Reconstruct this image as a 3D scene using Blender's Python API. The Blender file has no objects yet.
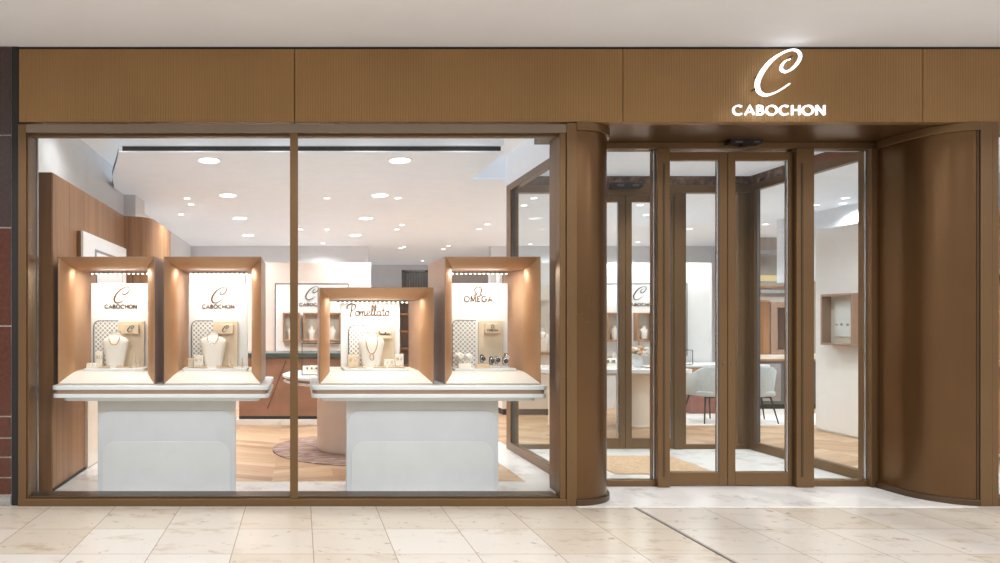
import bpy, math, random
from mathutils import Vector
random.seed(7)
C = bpy.context.scene.collection
PI = math.pi
# ------------------------------------------------------------------ camera (level view camera with lens shift)
F, H, D0 = 677.0, 1.533, 5.642
cam = bpy.data.cameras.new('camera'); camo = bpy.data.objects.new('camera', cam); C.objects.link(camo)
camo.location = (0, -D0, H); camo.rotation_euler = (PI/2, 0, 0)
cam.sensor_width = 36; cam.lens = F/1000*36; cam.shift_x = 0.2; cam.shift_y = 0.0405
cam.clip_start = .05; cam.clip_end = 200
bpy.context.scene.camera = camo

def gx(px, d): return (px-300)*d/F            # surveying helpers: photo measure -> metres at distance d
def gz(py, d): return H-(py-322)*d/F

# ------------------------------------------------------------------ materials
def s2l(c): return tuple(((v/255)/12.92 if v/255 <= .04045 else ((v/255+.055)/1.055)**2.4) for v in c)
MATS = {}
def nm(name):
    m = bpy.data.materials.new(name); m.use_nodes = True
    nt = m.node_tree; b = nt.nodes['Principled BSDF']; MATS[name] = m
    return m, nt, b
def setb(b, rgb, rough=.5, metal=0., spec=.5, emis=None, es=0):
    b.inputs['Base Color'].default_value = (*s2l(rgb), 1)
    b.inputs['Roughness'].default_value = rough; b.inputs['Metallic'].default_value = metal
    b.inputs['Specular IOR Level'].default_value = spec
    if emis: b.inputs['Emission Color'].default_value = (*s2l(emis), 1); b.inputs['Emission Strength'].default_value = es
def N(nt, t, **k):
    n = nt.nodes.new(t)
    for a, v in k.items(): setattr(n, a, v)
    return n
def mathn(nt, op, a, b=None, c=None):
    n = N(nt, 'ShaderNodeMath', operation=op)
    for i, v in enumerate((a, b, c)):
        if v is None: continue
        if isinstance(v, (int, float)): n.inputs[i].default_value = v
        else: nt.links.new(v, n.inputs[i])
    return n.outputs[0]
def pos(nt): 
    g = N(nt, 'ShaderNodeNewGeometry'); s = N(nt, 'ShaderNodeSeparateXYZ'); nt.links.new(g.outputs['Position'], s.inputs[0])
    return g.outputs['Position'], s.outputs
def noise(nt, vec, scale, mscale=(1,1,1), detail=4, rough=.55):
    mp = N(nt, 'ShaderNodeMapping'); mp.inputs['Scale'].default_value = mscale; nt.links.new(vec, mp.inputs[0])
    n = N(nt, 'ShaderNodeTexNoise'); n.inputs['Scale'].default_value = scale; n.inputs['Detail'].default_value = detail; n.inputs['Roughness'].default_value = rough
    nt.links.new(mp.outputs[0], n.inputs[0]); return n.outputs[0]
def ramp(nt, fac, stops):
    r = N(nt, 'ShaderNodeValToRGB'); e = r.color_ramp.elements
    while len(e) < len(stops): e.new(.5)
    for el, (p, c) in zip(e, stops): el.position = p; el.color = (*s2l(c), 1)
    nt.links.new(fac, r.inputs[0]); return r.outputs[0]
def mix(nt, fac, a, b, blend='MIX'):
    n = N(nt, 'ShaderNodeMix', data_type='RGBA', blend_type=blend)
    for i, v in ((0, fac), (6, a), (7, b)):
        if isinstance(v, (int, float)): n.inputs[i].default_value = v
        elif isinstance(v, tuple): n.inputs[i].default_value = (*s2l(v), 1)
        else: nt.links.new(v, n.inputs[i])
    return n.outputs[2]
def bump(nt, b, h, strength, dist=.01):
    n = N(nt, 'ShaderNodeBump'); n.inputs['Strength'].default_value = strength; n.inputs['Distance'].default_value = dist
    nt.links.new(h, n.inputs['Height']); nt.links.new(n.outputs[0], b.inputs['Normal'])
def plain(name, rgb, rough=.5, metal=0., spec=.5, emis=None, es=0, var=.04, vs=6):
    m, nt, b = nm(name); setb(b, rgb, rough, metal, spec, emis, es)
    p, _ = pos(nt); n = noise(nt, p, vs)
    lo = tuple(max(0, c*(1-var)) for c in rgb); hi = tuple(min(255, c*(1+var)) for c in rgb)
    nt.links.new(ramp(nt, n, [(.3, lo), (.7, hi)]), b.inputs['Base Color'])
    return m
def bronze(name, rgb, rough=.36, metal=.75, ribs=0.0):
    m, nt, b = nm(name); setb(b, rgb, rough, metal)
    p, s = pos(nt)
    n = noise(nt, p, 3, (14, 14, .35), 5); n2 = noise(nt, p, .9, (1, 1, 1), 3)
    c1 = ramp(nt, n, [(.3, tuple(c*.99 for c in rgb)), (.7, tuple(min(255, c*1.01) for c in rgb))])
    c2 = ramp(nt, n2, [(.35, tuple(c*.92 for c in rgb)), (.65, tuple(min(255, c*1.06) for c in rgb))])
    nt.links.new(mix(nt, .5, c1, c2), b.inputs['Base Color'])
    nt.links.new(mathn(nt, 'MULTIPLY_ADD', n2, .05, rough-.025), b.inputs['Roughness'])
    if ribs:
        w = mathn(nt, 'SINE', mathn(nt, 'MULTIPLY', s[0], 2*PI/.0215))
        bump(nt, b, w, .55, ribs)
    return m
def wood(name, dark, light, rough=.4, vertical=True, spec=.4):
    m, nt, b = nm(name); setb(b, light, rough, 0, spec)
    p, s = pos(nt)
    sc = (9, 9, .25) if vertical else (.25, 9, 9)
    n = noise(nt, p, 4, sc, 6, .6); n2 = noise(nt, p, 1.2, (6, 6, .1) if vertical else (.1, 6, 6), 2)
    c1 = ramp(nt, n, [(.3, dark), (.68, light)]); c2 = ramp(nt, n2, [(.35, dark), (.65, light)])
    nt.links.new(mix(nt, .45, c1, c2), b.inputs['Base Color'])
    return m
def glass(name, refl=.10, tint=(250, 252, 252)):
    m = bpy.data.materials.new(name); m.use_nodes = True; nt = m.node_tree; nt.nodes.clear(); MATS[name] = m
    o = N(nt, 'ShaderNodeOutputMaterial'); t = N(nt, 'ShaderNodeBsdfTransparent'); g = N(nt, 'ShaderNodeBsdfGlossy')
    t.inputs[0].default_value = (*s2l(tint), 1); g.inputs['Roughness'].default_value = .015
    ge = N(nt, 'ShaderNodeNewGeometry'); dt = N(nt, 'ShaderNodeVectorMath', operation='DOT_PRODUCT')
    nt.links.new(ge.outputs['Normal'], dt.inputs[0]); nt.links.new(ge.outputs['Incoming'], dt.inputs[1])
    c = mathn(nt, 'SUBTRACT', 1, mathn(nt, 'ABSOLUTE', dt.outputs['Value']))     # Schlick reflectance of a thin pane, half per face
    fr = mathn(nt, 'MULTIPLY_ADD', mathn(nt, 'POWER', c, 5), .30, .016)
    mx = N(nt, 'ShaderNodeMixShader')
    nt.links.new(fr, mx.inputs[0])
    nt.links.new(t.outputs[0], mx.inputs[1]); nt.links.new(g.outputs[0], mx.inputs[2]); nt.links.new(mx.outputs[0], o.inputs[0])
    return m
def travertine():
    m, nt, b = nm('travertine tile'); setb(b, (225, 212, 196), .22, 0, .45)
    p, s = pos(nt); T = .54
    u = mathn(nt, 'DIVIDE', mathn(nt, 'SUBTRACT', s[0], .089), T); v = mathn(nt, 'DIVIDE', mathn(nt, 'ADD', s[1], .089), T)
    def edge(w):
        f = mathn(nt, 'FRACT', w); return mathn(nt, 'LESS_THAN', mathn(nt, 'MINIMUM', f, mathn(nt, 'SUBTRACT', 1, f)), .006)
    line = mathn(nt, 'MAXIMUM', edge(u), edge(v))
    cb = N(nt, 'ShaderNodeCombineXYZ'); nt.links.new(mathn(nt, 'FLOOR', u), cb.inputs[0]); nt.links.new(mathn(nt, 'FLOOR', v), cb.inputs[1])
    wn = N(nt, 'ShaderNodeTexWhiteNoise'); nt.links.new(cb.outputs[0], wn.inputs[0])
    base = ramp(nt, wn.outputs[0], [(0, (208, 197, 182)), (.5, (214, 206, 196)), (1, (221, 215, 208))])
    off = N(nt, 'ShaderNodeVectorMath', operation='MULTIPLY_ADD'); nt.links.new(cb.outputs[0], off.inputs[0]); off.inputs[1].default_value = (3.1, 7.7, 0); nt.links.new(p, off.inputs[2])
    n = noise(nt, off.outputs[0], 3.2, (1, 1.7, 1), 8, .68)
    veins = ramp(nt, n, [(.0, (186, 162, 134)), (.33, (214, 196, 172)), (.46, (255, 255, 255)), (1, (255, 255, 255))])
    c = mix(nt, .5, base, veins, 'MULTIPLY')
    n3 = noise(nt, off.outputs[0], 9, (1, 1, 1), 6, .7)
    spots = ramp(nt, n3, [(.33, (168, 134, 98)), (.40, (255, 255, 255)), (1, (255, 255, 255))])
    c = mix(nt, .55, c, spots, 'MULTIPLY')
    c = mix(nt, mathn(nt, 'MULTIPLY', line, .75), c, (150, 128, 106))
    nt.links.new(c, b.inputs['Base Color'])
    return m
def chevron():
    m, nt, b = nm('chevron oak'); setb(b, (200, 160, 120), .38, 0, .4)
    p, s = pos(nt); W, PH = 1.2, .16
    X = mathn(nt, 'DIVIDE', mathn(nt, 'ADD', s[0], .27), W)
    fx = mathn(nt, 'FRACT', X); tri = mathn(nt, 'ABSOLUTE', mathn(nt, 'SUBTRACT', fx, .5))
    v = mathn(nt, 'DIVIDE', mathn(nt, 'MULTIPLY_ADD', tri, .5, s[1]), PH)
    col = mathn(nt, 'FLOOR', mathn(nt, 'MULTIPLY', X, 2))
    cb = N(nt, 'ShaderNodeCombineXYZ'); nt.links.new(mathn(nt, 'FLOOR', v), cb.inputs[0]); nt.links.new(col, cb.inputs[1])
    wn = N(nt, 'ShaderNodeTexWhiteNoise'); nt.links.new(cb.outputs[0], wn.inputs[0])
    base = ramp(nt, wn.outputs[0], [(0, (178, 140, 108)), (.5, (200, 166, 132)), (1, (218, 190, 160))])
    cg = N(nt, 'ShaderNodeCombineXYZ'); nt.links.new(s[0], cg.inputs[0]); nt.links.new(mathn(nt, 'MULTIPLY', v, 3), cg.inputs[1])
    n = noise(nt, cg.outputs[0], 2.5, (1, 1, 1), 5)
    g = ramp(nt, n, [(.3, (205, 190, 175)), (.7, (255, 255, 255))])
    c = mix(nt, .7, base, g, 'MULTIPLY')
    f = mathn(nt, 'FRACT', v); ln = mathn(nt, 'LESS_THAN', f, .03)
    c = mix(nt, mathn(nt, 'MULTIPLY', ln, .5), c, (110, 78, 52))
    nt.links.new(c, b.inputs['Base Color']); return m
def lattice():
    m, nt, b = nm('quatrefoil lattice'); setb(b, (200, 196, 190), .5)
    p, s = pos(nt); T = .044
    def w(off):
        a = mathn(nt, 'MULTIPLY', mathn(nt, 'ADD', s[0], s[2]), 2*PI/T/1.0)
        c = mathn(nt, 'MULTIPLY', mathn(nt, 'SUBTRACT', s[0], s[2]), 2*PI/T/1.0)
        return a, c
    a, c = w(0)
    la = mathn(nt, 'GREATER_THAN', mathn(nt, 'SINE', a), .45); lc = mathn(nt, 'GREATER_THAN', mathn(nt, 'SINE', c), .45)
    f = mathn(nt, 'MAXIMUM', la, lc)
    nt.links.new(mix(nt, f, (172, 166, 160), (240, 236, 232)), b.inputs['Base Color']); return m
def rugm():
    m, nt, b = nm('woven rug'); setb(b, (150, 122, 112), .95, 0, .1)
    p, s = pos(nt); n = noise(nt, p, 5, (1, 3, 1), 6, .7)
    nt.links.new(ramp(nt, n, [(.35, (120, 95, 88)), (.5, (165, 138, 128)), (.65, (196, 176, 166))]), b.inputs['Base Color']); return m
def marble(name, base, vein, sc=2.5):
    m, nt, b = nm(name); setb(b, base, .2, 0, .5)
    p, s = pos(nt); n = noise(nt, p, sc, (1, 1, 1), 8, .7)
    nt.links.new(ramp(nt, n, [(.3, vein), (.48, base), (1, base)]), b.inputs['Base Color']); return m
def speck(name):
    m, nt, b = nm(name); setb(b, (90, 66, 52), .25, .3)
    p, s = pos(nt); n = noise(nt, p, 14, (1, 1, 1), 6, .75)
    nt.links.new(ramp(nt, n, [(.35, (58, 40, 32)), (.52, (112, 84, 68)), (.7, (172, 150, 134))]), b.inputs['Base Color']); return m
def emit(name, rgb, st):
    m, nt, b = nm(name); setb(b, rgb, .5, 0, 0, rgb, st); return m

BR = bronze('bronze', (116, 90, 61), .34, .55)
BRF = bronze('ribbed bronze', (150, 117, 75), .42, .48, ribs=.0016)
BRD = bronze('dark bronze', (86, 68, 50), .35, .5)
BRC = bronze('column bronze', (106, 79, 51), .28, .7)
BRG = bronze('grey bronze', (132, 120, 106), .34, .6)
COP = plain('copper', (186, 142, 104), .38, .45, var=.02)
COPD = plain('pale copper', (172, 140, 120), .40, .35, var=.02)
WAL = wood('walnut', (128, 88, 56), (178, 132, 90))
WALD = wood('dark walnut', (104, 68, 40), (140, 98, 60))
OAKH = wood('oak apron', (170, 120, 76), (208, 160, 112), .4, False)
LEA = plain('tan leather', (150, 108, 84), .5, var=.08, vs=3)
GL = glass('clear glass')
TRAV = travertine(); CHEV = chevron(); LAT = lattice(); RUG = rugm()
MARW = marble('white marble', (240, 238, 236), (196, 190, 186))
WHT = plain('white paint', (238, 238, 238), .6, var=.01)
WALLU = plain('cool white wall', (226, 229, 233), .6, var=.015)
CEIL = plain('shop ceiling fill glow', (228, 233, 240), .75, 0, .2, (236, 243, 255), .22, var=.01)  # emission added as soft interior fill; the ceiling itself is no lamp
MALLC = plain('mall ceiling paint', (240, 240, 243), .8, 0, .2, var=.01, vs=1)
WHG = plain('white gloss stone', (240, 240, 242), .25, var=.01)
POD = plain('podium grey', (214, 214, 219), .35, var=.012)
PODL = plain('podium lower grey', (222, 221, 223), .4, var=.012)
PODN = plain('podium neck lacquer', (218, 213, 208), .4, var=.012)
CREAM = plain('cream lacquer', (236, 226, 212), .45, var=.02)
PALE = plain('lit copper sill', (248, 238, 228), .4, var=.01)  # copper brightened in its colour to stand for the case strip light
PINK = plain('blush wall', (232, 216, 206), .6, var=.015)
BEIG = plain('beige suede', (222, 202, 176), .8, 0, .2, var=.03)
BEIGD = plain('beige shelf', (206, 180, 150), .7, 0, .2, var=.03)
GRYB = plain('grey bulkhead', (224, 230, 238), .6, var=.01)
BLK = plain('black', (24, 22, 22), .5)
DRK = plain('dark gap', (38, 33, 30), .7)
GRYD = plain('dark grey', (92, 90, 92), .5)
STEEL = plain('steel', (176, 178, 182), .25, .9)
CHRM = plain('chrome', (220, 220, 222), .1, 1.)
GOLD = plain('gold', (222, 176, 96), .2, 1.)
SILV = plain('silver', (226, 226, 230), .15, 1.)
GUNM = plain('watch face', (60, 66, 78), .25, .3)
BUST = plain('ivory bust fabric', (244, 236, 226), .8, 0, .2, var=.01)
BRZT = plain('bronze lettering', (96, 66, 40), .6)
INK = plain('dark lettering', (70, 56, 48), .5)
REDG = plain('red brown granite', (80, 42, 30), .16, 0, .5, var=.14, vs=30)
REDG2 = plain('dark granite', (62, 48, 46), .14, 0, .5, var=.16, vs=30)
GRAN = plain('grey granite', (150, 148, 146), .4, var=.1, vs=30)
GROUT = plain('pale grout', (214, 208, 204), .8)
CHF = plain('grey chair fabric', (196, 204, 206), .9, 0, .2, var=.03, vs=20)
LEGM = plain('dark chair leg', (58, 50, 46), .4, .6)
MAT_ = plain('coir mat', (200, 172, 142), .95, 0, .1, var=.08, vs=40)
ROSE = plain('rosewood pedestal', (150, 96, 82), .5, var=.06)
LEDM = emit('led', (255, 246, 228), 9)
SIGN = emit('sign glow', (250, 252, 255), 1.3)
DISC = emit('downlight lens', (255, 250, 244), 5)
YEL = emit('amber cove', (216, 194, 146), .42)
GREENB = plain('bottle green top', (66, 76, 72), .3, var=.05)
PEACH = plain('peach petals', (240, 178, 130), .7, var=.15, vs=40)
WPET = plain('white petals', (246, 240, 232), .7, var=.05, vs=40)
LEAFM = plain('leaf', (92, 110, 74), .6, var=.2, vs=30)
BEAM = plain('rust red beam', (128, 84, 66), .5, .2, var=.05)
SPECK = speck('speckled beam')

# ------------------------------------------------------------------ mesh building
class MB:
    def __init__(s): s.v = []; s.f = []; s.m = []; s.sm = []
    def add(s, vs, fs, mi=0, smooth=False):
        o = len(s.v); s.v += [tuple(v) for v in vs]
        for f in fs: s.f.append([i+o for i in f]); s.m.append(mi); s.sm.append(smooth)
        return s
    def box(s, x0, x1, y0, y1, z0, z1, mi=0):
        vs = [(x, y, z) for z in (z0, z1) for y in (y0, y1) for x in (x0, x1)]
        return s.add(vs, [(0,2,3,1), (4,5,7,6), (0,1,5,4), (1,3,7,5), (3,2,6,7), (2,0,4,6)], mi)
    def prism(s, pts, z0, z1, mi=0, smooth=False):           # plan polygon (ccw) extruded in z
        n = len(pts); vs = [(x, y, z0) for x, y in pts]+[(x, y, z1) for x, y in pts]
        s.add(vs, [tuple(range(n))[::-1], tuple(range(n, 2*n))], mi)
        o = len(s.v)-2*n
        for i in range(n):
            j = (i+1) % n; s.f.append([o+i, o+j, o+n+j, o+n+i]); s.m.append(mi); s.sm.append(smooth)
        return s
    def prismy(s, pts, y0, y1, mi=0, smooth=False):          # xz polygon extruded in y
        n = len(pts); vs = [(x, y0, z) for x, z in pts]+[(x, y1, z) for x, z in pts]
        s.add(vs, [tuple(range(n)), tuple(range(n, 2*n))[::-1]], mi)
        o = len(s.v)-2*n
        for i in range(n):
            j = (i+1) % n; s.f.append([o+j, o+i, o+n+i, o+n+j]); s.m.append(mi); s.sm.append(smooth)
        return s
    def loops(s, L, mi=0, smooth=True, capa=True, capb=True):
        n = len(L[0]); o = len(s.v)
        for l in L: s.v += [tuple(p) for p in l]
        for a in range(len(L)-1):
            for i in range(n):
                j = (i+1) % n
                s.f.append([o+a*n+i, o+a*n+j, o+(a+1)*n+j, o+(a+1)*n+i]); s.m.append(mi); s.sm.append(smooth)
        if capa: s.f.append([o+i for i in range(n)][::-1]); s.m.append(mi); s.sm.append(False)
        if capb: s.f.append([o+(len(L)-1)*n+i for i in range(n)]); s.m.append(mi); s.sm.append(False)
        return s
    def lathe(s, cx, cy, prof, seg=32, mi=0, ex=1, ey=1):     # prof [(r,z)]
        return s.loops([[(cx+r*ex*math.cos(2*PI*i/seg), cy+r*ey*math.sin(2*PI*i/seg), z) for i in range(seg)] for r, z in prof], mi)
    def tube(s, pts, r, seg=8, mi=0, caps=True):
        P = [Vector(p) for p in pts]; L = []; up = Vector((0, 0, 1)); prev = None
        for i, p in enumerate(P):
            t = (P[min(i+1, len(P)-1)]-P[max(i-1, 0)]).normalized()
            if prev is None:
                a = up if abs(t.z) < .9 else Vector((1, 0, 0)); u = t.cross(a).normalized()
            else:
                u = (prev-t*prev.dot(t)).normalized()
            prev = u; w = t.cross(u); rr = r[i] if isinstance(r, (list, tuple)) else r
            L.append([p+u*rr*math.cos(2*PI*k/seg)+w*rr*math.sin(2*PI*k/seg) for k in range(seg)])
        return s.loops(L, mi, True, caps, caps)
    def sphere(s, c, r, mi=0, seg=14, rings=8, sz=1.):
        L = []
        for a in range(1, rings):
            t = PI*a/rings; L.append([(c[0]+r*math.sin(t)*math.cos(2*PI*k/seg), c[1]+r*math.sin(t)*math.sin(2*PI*k/seg), c[2]-r*sz*math.cos(t)) for k in range(seg)])
        return s.loops(L, mi)
    def ribbon(s, pts, w, y0, y1, mi=0):                     # flat stroke in xz plane, extruded y0..y1
        n = len(pts); L, R = [], []
        for i, (x, z) in enumerate(pts):
            a = pts[max(i-1, 0)]; b = pts[min(i+1, n-1)]; dx, dz = b[0]-a[0], b[1]-a[1]; l = math.hypot(dx, dz) or 1
            ww = (w[i] if isinstance(w, (list, tuple)) else w)/2
            L.append((x-dz/l*ww, z+dx/l*ww)); R.append((x+dz/l*ww, z-dx/l*ww))
        for i in range(n-1):
            q = [L[i], R[i], R[i+1], L[i+1]]
            s.add([(x, y0, z) for x, z in q]+[(x, y1, z) for x, z in q], [(0,1,2,3), (7,6,5,4), (0,4,5,1), (2,6,7,3)]+([(0,3,7,4)] if i == 0 else [])+([(1,5,6,2)] if i == n-2 else []), mi)
        return s
    def build(s, name, mat, parent=None, bevel=0, sharp=40, kind=None):
        me = bpy.data.meshes.new(name); base = Vector((0, 0, 0))
        if parent is not None:
            q = parent
            while q is not None: base += q.location; q = q.parent
        else:
            xs = [v[0] for v in s.v]; ys = [v[1] for v in s.v]; zs = [v[2] for v in s.v]
            base = Vector(((min(xs)+max(xs))/2, (min(ys)+max(ys))/2, min(zs)))
        me.from_pydata([tuple(Vector(v)-base) for v in s.v], [], s.f)
        for p, mi, sm in zip(me.polygons, s.m, s.sm): p.material_index = mi; p.use_smooth = sm
        for mm in (mat if isinstance(mat, (list, tuple)) else [mat]): me.materials.append(mm)
        me.update()
        import bmesh
        bm = bmesh.new(); bm.from_mesh(me); bmesh.ops.recalc_face_normals(bm, faces=bm.faces); bm.to_mesh(me); bm.free()
        if any(s.sm): me.set_sharp_from_angle(angle=math.radians(sharp))
        o = bpy.data.objects.new(name, me); C.objects.link(o)
        if parent is not None: o.parent = parent
        else: o.location = base
        if bevel:
            md = o.modifiers.new('bevel', 'BEVEL'); md.width = bevel; md.segments = 2; md.limit_method = 'ANGLE'
        if kind: o['kind'] = kind
        return o
def B(*a, mi=0): return MB().box(*a, mi=mi)
def tag(o, label, cat, group=None):
    o['label'] = label; o['category'] = cat
    if group: o['group'] = group
    return o
def thing(name, label, cat, loc, group=None):
    o = bpy.data.objects.new(name, None); C.objects.link(o); o.location = loc; o.empty_display_size = .1
    return tag(o, label, cat, group)
def struct(name, mb, mat, parent=None, bevel=0):
    return mb.build(name, mat, parent, bevel, kind='structure')
def sempty(name, loc):
    o = bpy.data.objects.new(name, None); C.objects.link(o); o.location = loc; o['kind'] = 'structure'; return o
def copy_tree(o, loc, label=None, parent=None):
    c = o.copy(); C.objects.link(c)
    if parent is None:
        c.location = loc
        if label: c['label'] = label
    else: c.parent = parent
    for ch in list(o.children): copy_tree(ch, None, None, c)
    return c
def rrect(x0, x1, z0, z1, r, seg=8, corners=(1,1,1,1)):      # corners: bl br tr tl
    P = []
    for k, (cx, cz, a0) in enumerate(((x0, z0, PI), (x1, z0, 1.5*PI), (x1, z1, 0), (x0, z1, .5*PI))):
        if not corners[k]: P.append((cx, cz)); continue
        ox = cx+r*(1 if cx == x0 else -1); oz = cz+r*(1 if cz == z0 else -1)
        for i in range(seg+1):
            a = a0+i/seg*PI/2; P.append((ox+r*math.cos(a), oz+r*math.sin(a)))
    return P
def smooth(P, n=8, closed=False):
    out = []; m = len(P)
    for i in range(m if closed else m-1):
        g = (lambda k: P[k % m]) if closed else (lambda k: P[max(0, min(m-1, k))])
        p0, p1, p2, p3 = g(i-1), g(i), g(i+1), g(i+2)
        for t in range(n):
            t /= n
            out.append(tuple(.5*((2*b)+(-a+c)*t+(2*a-5*b+4*c-d)*t*t+(-a+3*b-3*c+d)*t**3) for a, b, c, d in zip(p0, p1, p2, p3)))
    out.append(tuple(P[0] if closed else P[-1])); return out

# ------------------------------------------------------------------ lettering
arc = lambda cx, cz, rx, rz, a0, a1, n=20: [(cx+rx*math.cos(math.radians(a0+(a1-a0)*i/n)), cz+rz*math.sin(math.radians(a0+(a1-a0)*i/n))) for i in range(n+1)]
GLY = {   # strokes in a cell of height 1, (advance, strokes)
 'C': (.86, [arc(.46, .5, .42, .46, 48, 312)]),
 'A': (.84, [[(.03, .02), (.42, .98), (.81, .02)], [(.18, .33), (.66, .33)]]),
 'B': (.66, [[(.08, 0), (.08, 1)], [(.08, .95), (.3, .95)]+arc(.3, .735, .22, .215, 90, -90, 10)+[(.08, .52)], [(.08, .52), (.32, .52)]+arc(.34, .285, .26, .235, 90, -90, 10)+[(.08, .05)]]),
 'O': (1.0, [arc(.5, .5, .45, .46, 0, 360, 28)]),
 'H': (.78, [[(.08, 0), (.08, 1)], [(.70, 0), (.70, 1)], [(.08, .52), (.70, .52)]]),
 'N': (.84, [[(.08, 0), (.08, 1)], [(.08, .97), (.74, .03)], [(.74, 0), (.74, 1)]]),
 'M': (1.02, [[(.06, 0), (.16, .98)], [(.16, .98), (.5, .1)], [(.5, .1), (.84, .98)], [(.84, .98), (.94, 0)]]),
 'E': (.62, [[(.08, 0), (.08, 1)], [(.08, .95), (.54, .95)], [(.08, .5), (.5, .5)], [(.08, .05), (.54, .05)]]),
 'G': (.94, [arc(.48, .5, .43, .46, 48, 345)+[(.9, .47), (.58, .47)]]),
 'Z': (.66, [[(.06, .95), (.56, .95), (.06, .05), (.58, .05)]]),
 'I': (.2, [[(.1, 0), (.1, 1)]]),
}
def word_w(t, tr): return sum(GLY[c][0] for c in t)+tr*(len(t)-1)
def letters(t, cx, z, h, w, y0, y1, stroke):
    """one MB per letter, text centred on cx with baseline z, scaled to height h and total width w"""
    tr = .16; k = w/word_w(t, tr); x = cx-w/2; out = []
    for c in t:
        mb = MB()
        for st in GLY[c][1]: mb.ribbon([(x+px*k, z+pz*h) for px, pz in st], stroke, y0, y1)
        out.append(mb); x += (GLY[c][0]+tr)*k
    return out
_c = [(432,128),(400,140),(374,172),(372,200),(400,214),(442,196),(484,152),(502,108),(488,74),(448,62),(388,80),(310,130),(242,210),(206,290),(216,350),(260,376),(320,362),(380,330),(428,297)]
_cw = [10,14,20,24,22,24,26,25,20,17,22,32,40,42,34,24,18,15,12]
def script_c(cx, cz, h, y0, y1, wk=1.0):
    k = h/318.0; P = [((x-350)*k+cx, (219-z)*k+cz, w*k*wk) for (x, z), w in zip(_c, _cw)]
    S = smooth(P, 6); return MB().ribbon([(a, b) for a, b, _ in S], [w for _, _, w in S], y0, y1)
_cur = {'P': (1.55, [[(.98,2.1),(.82,1.1),(.66,-.25)], [(.05,1.25),(.0,1.7),(.35,2.15),(.95,2.3),(1.5,2.1),(1.62,1.65),(1.3,1.2),(.82,1.05)]]),
 'o': (.85, [[(.45,.95),(.12,.7),(.1,.2),(.4,0),(.7,.25),(.7,.7),(.45,.95),(.85,.75)]]),
 'm': (1.35, [[(.05,.9),(.1,.0)],[(.1,.4),(.35,.9),(.5,.75),(.5,0)],[(.5,.4),(.78,.9),(.95,.75),(.95,.15),(1.1,0),(1.35,.3)]]),
 'e': (.85, [[(.08,.45),(.5,.55),(.62,.8),(.4,.98),(.12,.7),(.12,.2),(.42,0),(.85,.3)]]),
 'l': (.55, [[(.0,.3),(.35,1.2),(.42,1.8),(.26,1.95),(.14,1.5),(.12,.4),(.28,0),(.55,.3)]]),
 'a': (.95, [[(.68,.8),(.4,.95),(.1,.65),(.1,.2),(.35,.02),(.62,.3),(.7,.9)],[(.7,.9),(.66,.2),(.78,0),(.95,.25)]]),
 't': (.65, [[(.3,1.6),(.25,.3),(.38,0),(.65,.25)],[(.02,1.0),(.6,1.05)]])}
def cursive(cx, z, w, y0, y1, stroke):
    t = 'Pomellato'; tot = sum(_cur[c][0] for c in t); k = w/tot; x = cx-w/2; out = []
    for c in t:
        mb = MB()
        for st in _cur[c][1]: mb.ribbon([(x+a*k, z+b*k) for a, b in smooth(st, 5)], stroke, y0, y1)
        out.append(mb); x += _cur[c][0]*k
    return out
def omega_sym(cx, z, h, y0, y1, stroke):
    P = [(-.5, 0), (-.2, 0)]+[(.42*math.sin(math.radians(a)), .56-.42*math.cos(math.radians(a))) for a in range(-28, -333, -15)]+[(.2, 0), (.5, 0)]
    return MB().ribbon([(cx+a*h, z+b*h) for a, b in P], stroke, y0, y1)

# ================================================================== SETTING
ZC = 3.283; ZU = 3.55; ZM = 3.833
struct('floor', B(-7, 14, -9, .06, -.12, 0), TRAV)
struct('floor_threshold', B(2.30, 5.62, -.04, .72, -.1, .004), MARW)
tag(B(2.755, 2.775, -6, -.05, -.01, .002).build('expansion_joint', GRYD), 'thin dark metal joint strip running across the pale stone floor towards the entrance', 'joint strip')
struct('floor_shop', B(-2.6, 11.2, .06, 17.2, -.12, 0), CHEV)
struct('floor_window_border', MB().prism([(-2.3, .1), (2.55, .1), (2.55, 3.0), (2.16, 3.0), (2.16, .84), (-1.75, .84), (-1.9, 2.2), (-2.3, 2.2)], .0, .005), MARW)
struct('floor_vestibule', B(2.55, 5.45, .72, 2.52, 0, .004), MARW)
struct('ceiling_mall', B(-7, 14, -2.6, 0.12, ZM, ZM+.1), MALLC)
# shop ceiling slab with the curved left edge and the notch beside the vestibule
left_edge = smooth([(-1.86, 1.33), (-1.98, 1.7), (-2.24, 2.47), (-2.40, 3.1), (-2.49, 3.66)], 6)
ceil_pts = [(2.1, 1.33), (2.1, 2.62), (5.5, 2.62), (5.5, .8), (11.2, .8), (11.2, 17.2), (-3.6, 17.2), (-2.7, 8)]+left_edge[::-1]
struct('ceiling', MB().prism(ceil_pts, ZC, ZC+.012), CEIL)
edge = left_edge
struct('trim_1', MB().box(-1.84, 2.08, 1.37, 1.39, ZC+.012, ZC+.07), DRK)
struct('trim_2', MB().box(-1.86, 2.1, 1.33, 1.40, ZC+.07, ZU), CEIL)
mb = MB()
for (a, b) in zip(left_edge[:-1], left_edge[1:]):
    mb.add([(a[0]-.01, a[1], ZC-.004), (b[0]-.01, b[1], ZC-.004), (b[0]-.01, b[1], ZC+.05), (a[0]-.01, a[1], ZC+.05)], [(0,1,2,3)])
struct('trim_3', mb, DRK)
struct('ceiling_upper', B(-2.6, 5.6, .1, 9, ZU, ZU+.08), plain('bay ceiling fill glow', (234, 234, 234), .75, 0, .2, (255, 252, 248), .2, var=.01))  # slight emission added to lift the bay ceiling, not a light panel
struct('trim_4', B(2.1, 2.55, 2.62, 2.66, ZC, ZU), CEIL)                 # back of the notch
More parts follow.
